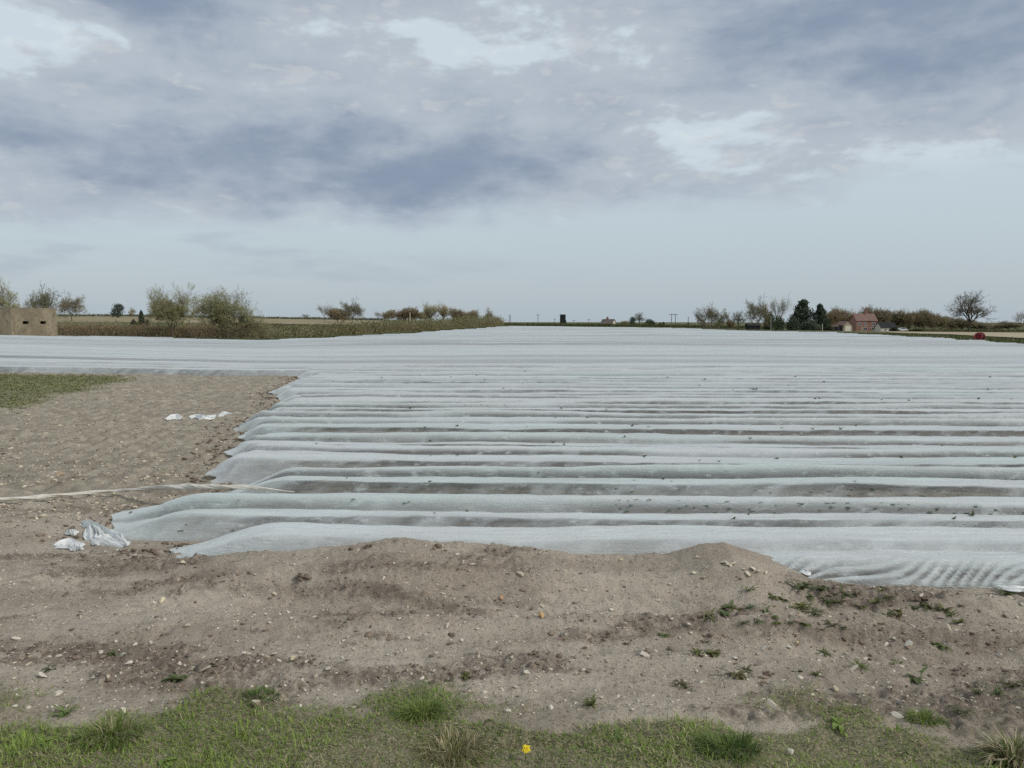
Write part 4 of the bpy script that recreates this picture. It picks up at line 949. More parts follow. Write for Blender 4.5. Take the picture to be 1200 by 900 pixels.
# ------------------------------------------------------------------ trees
def tree_arrays(seed, levels=5, kids=(4, 4, 4, 3, 3), trunk=0.22, ang=0.75, ratio=0.72, up=0.12, twigs=4, tl=0.05, multi=1, low=0.35, tw=0.0011, buds=0.0, bud=0.006, r0=0.017, grav=0.0, vary=0.3):
    """unit tree (height 1, width 1): tapered limb tubes and a haze of fine twigs"""
    r = random.Random(seed); lines = []; tips = []
    def grow(p, d, L, rad, lev):
        ns = 4 if lev < 2 else 3; pts = [p]; dd = d
        for i in range(ns):
            dd = (dd + Vector((r.gauss(0, .16), r.gauss(0, .16), r.gauss(0, .10)+up*0.35-grav*lev))).normalized(); pts.append(pts[-1]+dd*(L/ns))
        end = 0.62
        lines.append((pts, [rad*(1-(1-end)*i/ns) for i in range(ns+1)], 7 if lev == 0 else (5 if lev == 1 else (4 if lev == 2 else 3))))
        if lev >= levels: tips.append((pts[-1], dd)); tips.append((pts[-2], dd)); return
        if lev >= levels-1: tips.append((pts[-1], dd))
        n = kids[min(lev, len(kids)-1)]; off = r.uniform(0, 6.28)
        for i in range(n):
            f = (low + (1-low)*(i+1)/n) if lev > 0 else (0.72+0.28*(i+1)/n)
            k = min(int(f*ns), ns-1); q = pts[k].lerp(pts[k+1], min(1, f*ns-k))
            a = ang*r.uniform(0.55, 1.3)*(0.5 if (i == n-1 and lev > 0) else 1.0); phi = off + i*2.4 + r.uniform(-.5, .5)
            u = dd.orthogonal().normalized(); w = dd.cross(u)
            nd = (dd*math.cos(a) + (u*math.cos(phi)+w*math.sin(phi))*math.sin(a) + Vector((0, 0, up))).normalized()
            grow(q, nd, L*ratio*r.uniform(1-vary, 1+vary*0.7)*(1.35 if lev == 0 else 1), rad*(0.62 if lev == 0 else 0.60), lev+1)
    for s in range(multi):
        d = Vector((r.gauss(0, .05), r.gauss(0, .05), 1)) if multi == 1 else Vector((0.38*math.cos(s*2.1+.4), 0.38*math.sin(s*2.1+.4), 1))
        grow(Vector((0.02*s, 0, 0)), d.normalized(), trunk, r0 if multi == 1 else r0*0.75, 0)
    TP = np.array([tuple(t[0]) for t in tips]); TD = np.array([tuple(t[1]) for t in tips])
    zmax = np.percentile(TP[:, 2], 97.5)+tl*0.4; c0 = TP[:, 0].mean()*0.6; hw = np.percentile(np.hypot(TP[:, 0]-c0, TP[:, 1]), 93)*2*0.92+tl
    sh = np.array([TP[:, 0].mean(), TP[:, 1].mean()])/TP[:, 2].mean()
    TP[:, :2] -= TP[:, 2:3]*sh; hw = np.percentile(np.hypot(TP[:, 0], TP[:, 1]), 93)*2*0.92+tl
    lines = [([Vector((p.x-sh[0]*p.z, p.y-sh[1]*p.z, p.z)) for p in pts], ra, n) for pts, ra, n in lines]
    sc = np.array([1/hw, 1/hw, 1/zmax]); TP = TP*sc; TD = TD*sc; TD /= np.linalg.norm(TD, axis=1)[:, None]
    LV = []; LF = []
    for pts, rads, n in lines:
        b = len(LV); pts = [Vector((p.x*sc[0], p.y*sc[1], p.z*sc[2])) for p in pts]
        if pts[0].z < 0.01: pts[0].z = -0.03; rads = [rads[0]*1.35]+rads[1:]
        for i, (p, q) in enumerate(zip(pts, rads)):
            d = (pts[min(i+1, len(pts)-1)]-pts[max(i-1, 0)]).normalized(); u = d.orthogonal().normalized(); w = d.cross(u)
            for j in range(n):
                t = 2*math.pi*j/n; LV.append(p+(u*math.cos(t)+w*math.sin(t))*max(q, 0.0011))
        for i in range(len(pts)-1):
            for j in range(n): LF.append((b+i*n+j, b+i*n+(j+1) % n, b+(i+1)*n+(j+1) % n, b+(i+1)*n+j))
    LV = np.array([tuple(v) for v in LV])
    g = np.random.default_rng(seed); idx = np.repeat(np.arange(len(TP)), twigs); N = len(idx)
    d = TD[idx]*0.9 + g.normal(0, 0.55, (N, 3)); d[:, 2] += 0.12; d /= np.linalg.norm(d, axis=1)[:, None]
    p = TP[idx] + g.normal(0, tl*0.12, (N, 3)); l = tl*g.uniform(0.5, 1.3, N)[:, None]
    s = np.cross(d, g.normal(0, 1, (N, 3))); s /= np.linalg.norm(s, axis=1)[:, None]; s *= tw*g.uniform(0.7, 1.4, N)[:, None]
    TV = np.stack([p-s, p+s, p+d*l], 1).reshape(-1, 3); TF = np.arange(len(TV)).reshape(-1, 3)
    if buds:   # young leaves and buds
        n2 = int(N*buds); j = g.integers(0, N, n2); c = p[j] + d[j]*l[j]*g.uniform(0, 1.1, (n2, 1)) + g.normal(0, tl*0.1, (n2, 3)); e1 = g.normal(0, bud, (n2, 3)); e2 = g.normal(0, bud, (n2, 3))
        q = np.stack([c, c+e1, c+e2], 1).reshape(-1, 3); TF = np.concatenate([TF, len(TV)+np.arange(len(q)).reshape(-1, 3)]); TV = np.concatenate([TV, q])
    return LV, LF, TV, TF
TREE_SPECS = {
 'dome':   dict(seed=3, kids=(5, 4, 4, 4, 3), trunk=0.14, ang=0.80, ratio=0.76, up=0.08, twigs=8, tl=0.055, buds=0.6),
 'round':  dict(seed=9, kids=(5, 4, 4, 4, 3), trunk=0.12, ang=0.62, ratio=0.78, up=0.11, twigs=7, tl=0.055, buds=0.7, multi=2, low=0.30),
 'spread': dict(seed=22, kids=(4, 4, 4, 4, 3), trunk=0.10, ang=0.68, ratio=0.80, up=0.07, twigs=6, tl=0.05, multi=3, buds=0.7, low=0.42),
 'oak':    dict(seed=18, kids=(5, 4, 4, 4, 3), trunk=0.20, ang=0.74, ratio=0.76, up=0.05, twigs=5, tl=0.045, r0=0.030, vary=0.42),
 'bare':   dict(seed=33, kids=(4, 4, 4, 3, 3), trunk=0.22, ang=0.60, ratio=0.78, up=0.12, twigs=4, tl=0.05, tw=0.0010, r0=0.015),
 'poplar': dict(seed=40, kids=(6, 4, 4, 3, 3), trunk=0.05, ang=0.45, ratio=0.80, up=0.20, twigs=6, tl=0.06, buds=0.4, low=0.10),
 'dense':  dict(seed=52, kids=(6, 5, 4, 4, 3), trunk=0.05, ang=0.85, ratio=0.76, up=0.05, twigs=7, tl=0.06, buds=0.8, low=0.2, tw=0.0016, bud=0.011),
 'wind':   dict(seed=63, kids=(5, 4, 4, 4, 3), trunk=0.13, ang=0.86, ratio=0.76, up=0.04, twigs=9, tl=0.05, buds=0.6)}
TREES = {}
def tree_proto(kind):
    if kind not in TREES:
        LV, LF, TV, TF = tree_arrays(**TREE_SPECS[kind])
        a = mesh_np('trunk', LV, LF, M['bark']); b = mesh_np('crown', TV, TF, M['twig'])
        TREES[kind] = (a.data, b.data); bpy.data.objects.remove(a); bpy.data.objects.remove(b)
    return TREES[kind]
def clump_mesh(seed, lumps, n, leaf):
    """evergreen crown: leaf-sized faces through a few uneven lumps; unit height and width"""
    g = np.random.default_rng(seed); P = []; 
    for (x, y, z, rx, rz) in lumps:
        d = g.normal(0, 1, (n, 3)); d /= np.linalg.norm(d, axis=1)[:, None]; rr = g.uniform(0.45, 1.0, n)**0.5
        bump = 1 + 0.22*np.sin(d[:, 0]*5+seed)*np.sin(d[:, 2]*6+x*9) + 0.12*g.normal(0, 1, n)
        P.append(np.c_[x+d[:, 0]*rx*rr*bump, y+d[:, 1]*rx*rr*bump, z+d[:, 2]*rz*rr*bump])
    P = np.concatenate(P); P[:, 2] = np.abs(P[:, 2]); N = len(P)
    e1 = g.normal(0, leaf, (N, 3)); e2 = g.normal(0, leaf, (N, 3))
    V = np.stack([P-e1*.5, P+e1*.5, P+e2], 1).reshape(-1, 3); return V, np.arange(len(V)).reshape(-1, 3)
EV = {}
def ever_proto(kind):
    if kind not in EV:
        L = {'holly': [(0, 0, .55, .42, .42), (.12, .1, .35, .35, .3), (-.1, 0, .75, .28, .25)],
             'cypress': [(0, 0, .25, .36, .25), (0, 0, .5, .28, .25), (.02, 0, .75, .17, .22), (.2, 0, .2, .3, .2)],
             'pine': [(-.1, 0, .2, .4, .2), (.12, 0, .38, .36, .2), (-.12, .1, .52, .3, .18), (.05, 0, .68, .24, .16), (-.03, 0, .84, .15, .14), (.28, 0, .2, .25, .18)],
             'bush': [(0, 0, .35, .38, .4), (.28, 0, .28, .24, .3), (-.28, .1, .25, .26, .3), (0, .1, .6, .28, .3)]}[kind]
        V, F = clump_mesh(len(EV)*7+3, L, 900, 0.035); o = mesh_np('crown', V, F, M['ever']); 
        t = MB().tube((0, 0, -0.02), (0, 0, 0.45), 0.035, 0.02, 7).build('trunk', M['bark'])
        EV[kind] = (t.data, o.data); bpy.data.objects.remove(o); bpy.data.objects.remove(t)
    return EV[kind]
def tree(name, kind, px, Y, base_y, top_y, wpx, tint, label, cat='tree', group=None, rz=None, ever=False, bark=(1, 1, 1)):
    """stands on the terrain; sizes are metres got from the photograph's pixels at that distance"""
    wpx = wpx*(1.3 if kind == 'dense' else (1.25 if kind == 'poplar' else 1.05))
    x = at(px, Y); z = tz(x, Y); 
    zt = CAM_Z + (377-top_y)*Y/FPX; h = (zt - z)*(1.08 if kind in ('dense', 'dome', 'wind') else 1.0); w = wpx*Y/FPX
    if base_y is not None: pass
    r = empty(name, (x, Y, z-0.05), label, cat, group, (0.0 if kind == 'oak' else random.uniform(0, 6.28)) if rz is None else rz)
    t, c = ever_proto(kind) if ever else tree_proto(kind)
    for nm, me, col in (('trunk', t, bark), ('crown', c, tint)):
        o = bpy.data.objects.new(nm, me); C.objects.link(o); o.parent = r; o.scale = (w, w, h); o.color = (*col, 1)
    return r
GL, GB, GF, GW = 'trees on the left skyline', 'trees behind the left hedge', 'trees round the farm', 'woodland trees behind the house'
OL, BR, PALE, GRY = (1.15, 1.2, 0.85), (1.15, 0.98, 0.85), (1.7, 1.65, 1.45), (0.95, 0.95, 0.95)
TL = [
 ('budding_tree', 'dome', 12, 140, 372, 334, 40, (1.5, 1.55, 1.25), 'pale budding tree rising directly behind the concrete pillbox', GL),
 ('budding_tree', 'wind', 50, 165, 368, 343, 36, (0.9, 0.9, 0.75), 'dark domed tree above the right end of the pillbox roof', GL),
 ('budding_tree', 'wind', 84, 210, 367, 349.5, 32, (1.0, 0.95, 0.8), 'lone wide domed tree just right of the pillbox', GL),
 ('budding_tree', 'dome', 155, 420, 369, 362, 11, PALE, 'tiny pale tree on the left skyline beside the dark holly', GL),
 ('budding_tree', 'round', 200, 92, 394, 341, 50, (1.35, 1.40, 1.02), 'tall rounded budding tree, left one of the pair in the hedge', GB),
 ('budding_tree', 'spread', 267, 88, 397, 344, 70, (1.35, 1.42, 1.08), 'wide spreading budding tree, right one of the pair in the hedge', GB),
 ('budding_tree', 'dome', 229, 330, 371, 359, 15, PALE, 'small pale tree below the pylon between the hedge pair', GL),
 ('budding_tree', 'dome', 180, 330, 371, 363, 16, (1.2, 1.15, 0.95), 'low bushy tree seen behind the tall rounded budding tree', GL),
 ('bare_tree', 'bare', 358, 420, 374, 368, 9, BR, 'tiny low tree alone on the skyline left of the bare tree group', GL),
 ('bare_tree', 'bare', 381, 250, 373, 357, 18, GRY, 'slim bare tree at the left of the skyline group', GL),
 ('bare_tree', 'dense', 396, 265, 373, 362, 24, (1.25, 1.08, 0.92), 'low brown tree filling the middle of the skyline group', GL),
 ('bare_tree', 'wind', 413, 240, 373, 356, 30, (0.85, 0.85, 0.70), 'broad dark tree at the right of the skyline group', GL),
 ('bare_tree', 'bare', 443, 330, 373, 365, 10, PALE, 'thin pale sapling on the skyline right of the broad dark tree', GL),
 ('bare_tree', 'dense', 456, 330, 373, 364, 15, (1.45, 1.35, 1.15), 'pale rounded tree above the scrubby hedge', GL),
 ('bare_tree', 'dense', 478, 250, 373, 361.5, 28, (1.2, 1.0, 0.85), 'brown rounded tree above the middle of the scrubby hedge', GL),
 ('bare_tree', 'dense', 497, 330, 373, 365, 14, PALE, 'pale low tree squeezed between the brown and the tall pale trees', GL),
 ('pale_tree', 'poplar', 505, 250, 373, 354.5, 22, (1.9, 1.85, 1.6), 'left one of two tall pale feathery trees over the scrubby hedge', GL),
 ('pale_tree', 'poplar', 520, 260, 373, 355, 22, (1.95, 1.88, 1.62), 'right one of two tall pale feathery trees over the scrubby hedge', GL),
 ('bare_tree', 'dense', 537, 250, 373, 362.5, 22, (1.2, 1.02, 0.90), 'reddish brown flat topped tree right of the tall pale pair', GL),
 ('bare_tree', 'dense', 552, 270, 373, 364.5, 18, (1.3, 1.15, 1.0), 'smaller brown tree sloping down right of the flat topped one', GL),
 ('bare_tree', 'dome', 571, 250, 374, 364, 15, (1.15, 1.05, 0.9), 'small domed tree at the right end of the scrubby hedge', GL),
 ('bare_tree', 'oak', 749, 330, 381, 366.5, 13, GRY, 'small bare tree between two dark evergreen bushes on the centre horizon', GF),
 ('bare_tree', 'dense', 732, 420, 381, 376, 9, PALE, 'faint pale tree right of the distant cottage', GF),
 ('bare_tree', 'dome', 822, 240, 381, 365, 16, GRY, 'left tree of the domed trio on the right horizon', GF),
 ('bare_tree', 'wind', 834, 245, 381, 361.5, 24, (0.95, 0.92, 0.82), 'tallest middle tree of the domed trio on the right horizon', GF),
 ('bare_tree', 'dome', 846, 240, 382, 365.5, 16, (0.95, 1.0, 0.75), 'greener right tree of the domed trio on the right horizon', GF),
 ('bare_tree', 'dense', 856, 260, 382, 375, 10, BR, 'small shrub between the domed trio and the ivy clad stump tree', GF),
 ('bare_tree', 'oak', 865, 240, 382, 365, 17, (0.8, 0.85, 0.65), 'stubby ivy clad tree just left of the black shed', GF),
 ('bare_tree', 'wind', 888, 245, 383, 355.5, 32, (1.05, 1.0, 0.80), 'large tree spreading over the black shed', GF),
 ('bare_tree', 'bare', 913, 255, 384, 349, 24, (1.2, 1.15, 1.05), 'tall leafless tree standing left of the dark pines', GF),
 ('bare_tree', 'dense', 972, 360, 386, 365, 26, BR, 'brown tree directly right of the dark pines', GW),
 ('bare_tree', 'dense', 986, 380, 386, 362.5, 24, (1.25, 1.12, 1.0), 'brown tree rising behind the house gable', GW),
 ('bare_tree', 'bare', 1002, 380, 386, 362, 14, PALE, 'pale thin tree behind the house roof left of its chimney', GW),
 ('bare_tree', 'dense', 1025, 380, 387, 361.5, 30, (1.05, 0.95, 0.85), 'tallest woodland tree just right of the house chimney', GW),
 ('bare_tree', 'dense', 1043, 385, 387, 364.5, 24, (1.0, 0.92, 0.80), 'woodland tree behind the low white barn', GW),
 ('bare_tree', 'dense', 1058, 380, 387, 365, 24, (1.1, 1.0, 0.82), 'woodland tree above the parked pale car', GW),
 ('bare_tree', 'dense', 1073, 385, 387, 365, 24, (1.15, 1.05, 0.85), 'woodland tree midway between the barn and the lone oak', GW),
 ('bare_tree', 'dense', 1084, 380, 387, 365, 22, (1.05, 0.95, 0.80), 'rounded woodland crown two crowns left of the lone oak', GW),
 ('bare_tree', 'dense', 1097, 385, 387, 368.5, 24, (1.2, 1.12, 0.95), 'paler woodland tree next on the left to the lone oak', GW),
 ('bare_tree', 'dense', 1112, 390, 387, 371.5, 24, (1.1, 1.0, 0.88), 'low woodland tree under the left limbs of the lone oak', GW),
 ('bare_tree', 'dense', 1128, 390, 387, 373.5, 26, (1.15, 1.05, 0.95), 'low woodland tree behind the trunk of the lone oak', GW),
 ('bare_tree', 'dense', 1146, 395, 388, 377, 26, (1.1, 1.05, 0.95), 'low brown thicket tree right of the lone oak trunk', GW),
 ('bare_tree', 'oak', 1136, 300, 389, 343.5, 41, (0.85, 0.80, 0.75), 'lone spreading oak with bare limbs on the right horizon', None),
 ('bare_tree', 'dense', 1165, 420, 388, 379.5, 24, (1.2, 1.15, 1.05), 'far low tree left of the tree at the right edge', GW),
 ('bare_tree', 'dense', 1183, 420, 388, 377, 24, (1.2, 1.15, 1.05), 'far low tree under the left side of the edge tree', GW),
 ('bare_tree', 'bare', 1199, 380, 388, 364, 20, (1.3, 1.25, 1.15), 'pale bare tree cut by the right edge of the view', None)]
for (nm, kd, px, Y, b, t, w, col, lab, grp) in TL: tree(nm, kd, px, Y, b, t, w, col, lab, 'tree', grp, bark=(0.75, 0.75, 0.75) if kd == 'oak' else (1, 1, 1))
EL = [
 ('holly_tree', 'holly', 139, 300, 356, 15, (1.0, 1.05, 1.0), 'round dark holly on the left skyline', 'tree'),
 ('conifer_tree', 'cypress', 166, 135, 363, 11, (0.8, 0.85, 0.8), 'pointed dark conifer in the field left of the rounded budding tree', 'tree'),
 ('evergreen_bush', 'bush', 156.5, 135, 372.5, 8, (0.8, 0.8, 0.85), 'low dark bush on the left of the pointed conifer', 'bush'),
 ('evergreen_bush', 'bush', 172, 136, 372.5, 7, (0.85, 0.85, 0.85), 'low dark bush touching the right of the pointed conifer', 'bush'),
 ('evergreen_bush', 'holly', 741, 330, 371.5, 9, (1.2, 1.25, 1.2), 'dark round evergreen left of the small bare tree on the horizon', 'bush'),
 ('evergreen_bush', 'bush', 762.5, 335, 373, 15, (1.1, 1.15, 1.1), 'wide dark evergreen right of the small bare tree on the horizon', 'bush'),
 ('evergreen_bush', 'bush', 773.5, 340, 377, 4, (1.1, 1.15, 1.1), 'tiny dark bush just right of the wide evergreen', 'bush'),
 ('evergreen_bush', 'holly', 777.5, 340, 377, 4, (1.1, 1.15, 1.1), 'tiny dark bush furthest right of the horizon evergreens', 'bush'),
 ('evergreen_bush', 'bush', 807, 300, 377.5, 4, (1.2, 1.2, 1.1), 'small dark shrub at the foot of a lone pole', 'bush'),
 ('evergreen_bush', 'bush', 901, 250, 363, 16, (1.2, 1.25, 1.0), 'dark leafy shrub under the tall leafless tree', 'bush'),
 ('evergreen_bush', 'bush', 914, 252, 368, 16, (1.4, 1.45, 1.2), 'mid green shrub between the leafless tree and the pines', 'bush'),
 ('pine_tree', 'pine', 940, 265, 350.5, 30, (1.0, 1.05, 1.05), 'tallest dark pine left of the farmhouse', 'tree'),
 ('pine_tree', 'pine', 961, 270, 355.5, 20, (0.95, 1.0, 1.0), 'second dark pine nearer the farmhouse', 'tree'),
 ('evergreen_bush', 'bush', 928, 255, 371, 20, (1.2, 1.2, 1.2), 'low dark bush at the left foot of the tallest pine', 'bush'),
 ('evergreen_bush', 'bush', 948, 258, 374, 22, (1.7, 1.7, 1.8), 'greyish shrub in front of the two pines', 'bush'),
 ('evergreen_bush', 'bush', 971, 262, 380, 12, (1.2, 1.2, 1.0), 'low dark bush left of the small timber garage', 'bush'),
 ('evergreen_bush', 'bush', 1048, 300, 382, 10, (1.0, 1.0, 0.9), 'dark shrub at the right end of the white barn', 'bush'),
 ('evergreen_bush', 'bush', 1075, 330, 384, 16, (1.7, 1.7, 1.1), 'low green shrub at the foot of the wood behind the car', 'bush')]
for (nm, kd, px, Y, t, w, col, lab, cat) in EL: tree(nm, kd, px, Y, None, t, w, col, lab, cat, 'dark evergreens', ever=True)

# ------------------------------------------------------------------ hedges
def hedge(name, line, height, depth, dens, twig_tint, leaf_tint, leafy, label, seed, tl=0.5, tw=0.016, leaf=0.09, var=0.25):
    """line: plan points; a strip of upright twigs and small leaves, with an uneven top"""
    g = np.random.default_rng(seed); P = np.array(line, float); d = np.r_[0, np.cumsum(np.hypot(*np.diff(P, axis=0).T))]; Ltot = d[-1]
    r = empty(name, (P[0, 0], P[0, 1], 0), label, 'hedge'); r.location = (0, 0, 0)
    hh = (lambda t: np.interp(t, np.linspace(0, 1, len(height)), height)) if isinstance(height, (list, tuple)) else (lambda t: height+0*t)
    def pts(N, lo, hi):
        t = g.random(N); s = t*Ltot; X = np.interp(s, d, P[:, 0]) + g.normal(0, depth*0.35, N); Y = np.interp(s, d, P[:, 1]) + g.normal(0, depth*0.35, N)
        H = hh(t)*(1 + var*fbm(s*0.25, 0*s+seed, 3, seed % 5) + 0.10*g.normal(0, 1, N)); return X, Y, H, g.uniform(lo, hi, N)
    N = int(Ltot*dens); X, Y, H, f = pts(N, 0.0, 0.75); z = terrain(X, Y) + H*f; l = tl*g.uniform(0.5, 1.2, N)
    dd = np.c_[g.normal(0, .3, N), g.normal(0, .3, N), np.ones(N)]; p = np.c_[X, Y, z]; s = np.c_[g.normal(0, 1, N), g.normal(0, 1, N), 0*X]; s /= np.linalg.norm(s, axis=1)[:, None]; s *= tw
    V = np.stack([p-s, p+s, p+dd*l[:, None]], 1).reshape(-1, 3)
    o = mesh_np('stems', V, np.arange(len(V)).reshape(-1, 3), M['hedgetwig'], r); o.color = (*twig_tint, 1)
    N = int(Ltot*dens*leafy); X, Y, H, f = pts(N, 0.0, 1.0); p = np.c_[X, Y, terrain(X, Y)+H*f]; e1 = g.normal(0, leaf, (N, 3)); e2 = g.normal(0, leaf, (N, 3))
    V = np.stack([p-e1*.5, p+e1*.5, p+e2], 1).reshape(-1, 3)
    o = mesh_np('foliage', V, np.arange(len(V)).reshape(-1, 3), M['hedge'], r); o.color = (*leaf_tint, 1)
    return r
hedge('hedge', pl((-30, 99), (70, 98), (140, 97), (210, 95), (270, 92), (312, 92)), 1.75, 1.2, 420, (1.25, 1.12, 1.05), (1.3, 1.12, 1.0), 0.6, 'bare brown hedge behind the white film right of the pillbox', 3, var=0.08)
hedge('hedge', pl((316, 93), (350, 96), (400, 103), (450, 115), (500, 132), (540, 155), (588, 196)), [1.2, 1.5, 1.8, 2.0, 2.4, 2.6, 2.2], 1.8, 150, (1.2, 1.15, 1.05), (1.15, 1.18, 0.98), 1.3, 'scrubby green brown hedge along the left side of the film field', 5, leaf=0.12, var=0.22)
hedge('hedge', pl((270, 150), (330, 146), (400, 150), (450, 165)), 0.9, 1.0, 90, (0.55, 0.6, 0.5), (0.45, 0.5, 0.4), 1.2, 'thin dark hedge line across the field behind the scrubby hedge', 7, var=0.12)
hedge('hedge', pl((60, 400), (150, 400), (250, 400), (350, 395), (450, 390)), 1.1, 2.0, 40, (0.8, 0.85, 0.75), (0.75, 0.8, 0.65), 1.6, 'low hedge drawn along the left skyline', 9, leaf=0.25, tw=0.05, var=0.3)
hedge('hedge', pl((560, 290), (650, 300), (740, 300), (830, 290), (900, 280)), 1.1, 1.6, 60, (0.6, 0.7, 0.5), (0.62, 0.75, 0.5), 1.8, 'low green hedge along the centre horizon', 11, leaf=0.2, tw=0.04, var=0.25)
hedge('hedge', pl((1060, 330), (1110, 335), (1160, 335), (1230, 335)), 1.0, 1.6, 50, (0.8, 0.8, 0.7), (0.75, 0.85, 0.6), 1.6, 'low hedge at the foot of the right hand wood', 13, leaf=0.2, tw=0.04, var=0.25)
def verge(name, near, far, N, h, label, seed, cols):
    """rough grass along the edge of the film"""
    g = np.random.default_rng(seed); near = np.array(near, float); far = np.array(far, float); t = g.random(N); q = g.random(N)
    def on(P):
        d = np.r_[0, np.cumsum(np.hypot(*np.diff(P, axis=0).T))]/np.hypot(*np.diff(P, axis=0).T).sum(); return np.c_[np.interp(t, d, P[:, 0]), np.interp(t, d, P[:, 1])]
    P = on(near)*(1-q[:, None]) + on(far)*q[:, None]; Z = terrain(P[:, 0], P[:, 1])
    c = np.array(cols)[g.integers(0, len(cols), N)]*g.uniform(0.7, 1.3, N)[:, None]
    blades(name, P[:, 0], P[:, 1], Z, g.uniform(0.5, 1.2, N)*h, g.uniform(0.1, 0.9, N), g.uniform(0, 6.28, N), g.uniform(0.03, 0.06, N), c, label, M['grass'])
VG = [(0.085, 0.105, 0.035), (0.12, 0.125, 0.05), (0.15, 0.135, 0.07), (0.07, 0.09, 0.03)]
verge('verge_grass', [(-26, 69), (-19.2, 73.5), (-12.6, 98), (-6.6, 141), (-0.5, 206)], [(-27, 84), (-24, 92), (-14.5, 108), (-9, 146), (-3, 215)], 9000, 0.30, 'rough grass verge between the film and the scrubby hedge', 2, VG)
verge('verge_grass', [(0, 214), (8, 214), (23, 191), (34, 151), (43.2, 100), (40, 72), (35, 52), (31, 40)], [(-2, 250), (12, 250), (34, 235), (52, 195), (58, 112), (50, 78), (43, 56), (39, 42)], 14000, 0.26, 'rough green verge along the right side of the film field', 4, VG[:2]+VG[3:])

# ------------------------------------------------------------------ buildings
def pillbox():
    A = Vector((-50.7, 78.0)); L = 4.75; z0 = tz(A.x, A.y)-0.3; z1 = 2.92
    r = empty('pillbox', (A.x, A.y, z0), 'square cut concrete pillbox with slit embrasures at the left edge', 'pillbox')
    # hexagon corners, turning clockwise from the corner nearest the camera
    pts = []; p = A.copy(); dirs = [math.radians(63 + 60*i) for i in range(6)]
    for dgr in dirs: pts.append(p.copy()); p = p + Vector((math.cos(dgr), math.sin(dgr)))*L
    cen = sum(pts, Vector((0, 0)))/6
    def wall(p0, p1, holes, th=0.4):
        t = (p1-p0); ln = t.length; t.normalize(); nrm = Vector((t.y, -t.x))
        if nrm.dot(cen-p0) > 0: nrm = -nrm
        xs = sorted({0, ln, *[h[0] for h in holes], *[h[1] for h in holes]}); zs = sorted({0, z1-z0, *[h[2] for h in holes], *[h[3] for h in holes]})
        V = []; F = []
        def P(s, z, dpt):
            q = p0 + t*s - nrm*dpt; V.append((q.x-A.x, q.y-A.y, z)); return len(V)-1
        for i in range(len(xs)-1):
            for j in range(len(zs)-1):
                if any(h[0] <= xs[i] < h[1] and h[2] <= zs[j] < h[3] for h in holes): continue
                F.append((P(xs[i], zs[j], 0), P(xs[i+1], zs[j], 0), P(xs[i+1], zs[j+1], 0), P(xs[i], zs[j+1], 0)))
                F.append((P(xs[i], zs[j], th), P(xs[i], zs[j+1], th), P(xs[i+1], zs[j+1], th), P(xs[i+1], zs[j], th)))
        for h in holes:
            for (s0, zz0, s1, zz1) in ((h[0], h[2], h[1], h[2]), (h[1], h[2], h[1], h[3]), (h[1], h[3], h[0], h[3]), (h[0], h[3], h[0], h[2])):
                F.append((P(s0, zz0, 0), P(s1, zz1, 0), P(s1, zz1, th), P(s0, zz0, th)))
        return mesh_np('wall', np.array(V), F, M['concrete'], r)
    H = [(1.15, 1.75, 1.60, 1.90), (2.95, 3.55, 1.60, 1.90)]
    wall(pts[0], pts[1], H); 
    for i in range(1, 5): wall(pts[i], pts[i+1], [])
    wall(pts[5], pts[0], [(1.0, 1.5, 1.60, 1.90), (3.0, 3.5, 1.60, 1.90)])
    m = MB(); q = [cen+(p_-cen)*1.003 for p_ in pts]; n = 6
    V = [(p_.x-A.x, p_.y-A.y, z1-z0) for p_ in q] + [(p_.x-A.x, p_.y-A.y, z1-z0+0.10) for p_ in q]
    m.add(V, [tuple(range(5, -1, -1)), tuple(range(6, 12))] + [(i, (i+1) % 6, 6+(i+1) % 6, 6+i) for i in range(6)]); m.build('roof', M['concrete'], r)
pillbox()

def gabled(r, w, d, hw, hr, wall_m, roof_m, over=0.25, x0=0, y0=0, axis='x'):
    """walls and roof of a gabled block, ridge along x, front at -y"""
    m = MB(); a, b = x0-w/2, x0+w/2; c, e = y0-d/2, y0+d/2
    if axis == 'x':
        m.add([(a, c, 0), (b, c, 0), (b, e, 0), (a, e, 0), (a, c, hw), (b, c, hw), (b, e, hw), (a, e, hw), (a, y0, hw+hr), (b, y0, hw+hr)], [(0, 1, 5, 4), (2, 3, 7, 6), (1, 2, 6, 9, 5), (3, 0, 4, 8, 7)])
        V = [(a-over, c-over, hw-over*hr/(d/2)), (b+over, c-over, hw-over*hr/(d/2)), (b+over, y0, hw+hr), (a-over, y0, hw+hr), (b+over, e+over, hw-over*hr/(d/2)), (a-over, e+over, hw-over*hr/(d/2))]
    else:
        m.add([(a, c, 0), (b, c, 0), (b, e, 0), (a, e, 0), (a, c, hw), (b, c, hw), (b, e, hw), (a, e, hw), (x0, c, hw+hr), (x0, e, hw+hr)], [(0, 1, 5, 8, 4), (1, 2, 6, 5), (2, 3, 7, 9, 6), (3, 0, 4, 7)])
        V = [(a-over, e+over, hw-over*hr/(w/2)), (a-over, c-over, hw-over*hr/(w/2)), (x0, c-over, hw+hr), (x0, e+over, hw+hr), (b+over, c-over, hw-over*hr/(w/2)), (b+over, e+over, hw-over*hr/(w/2))]
    m.build('wall', wall_m, r)
    t = 0.16; V2 = [(x, y, z+0.04) for x, y, z in V] + [(x, y, z+0.04+t) for x, y, z in V]
    F = [(0, 1, 2, 3), (3, 2, 4, 5), (6, 9, 8, 7), (9, 11, 10, 8), (0, 6, 7, 1), (4, 10, 11, 5), (1, 7, 8, 2), (2, 8, 10, 4), (0, 3, 9, 6), (3, 5, 11, 9)]
    return mesh_np('roof', np.array(V2), F, roof_m, r)
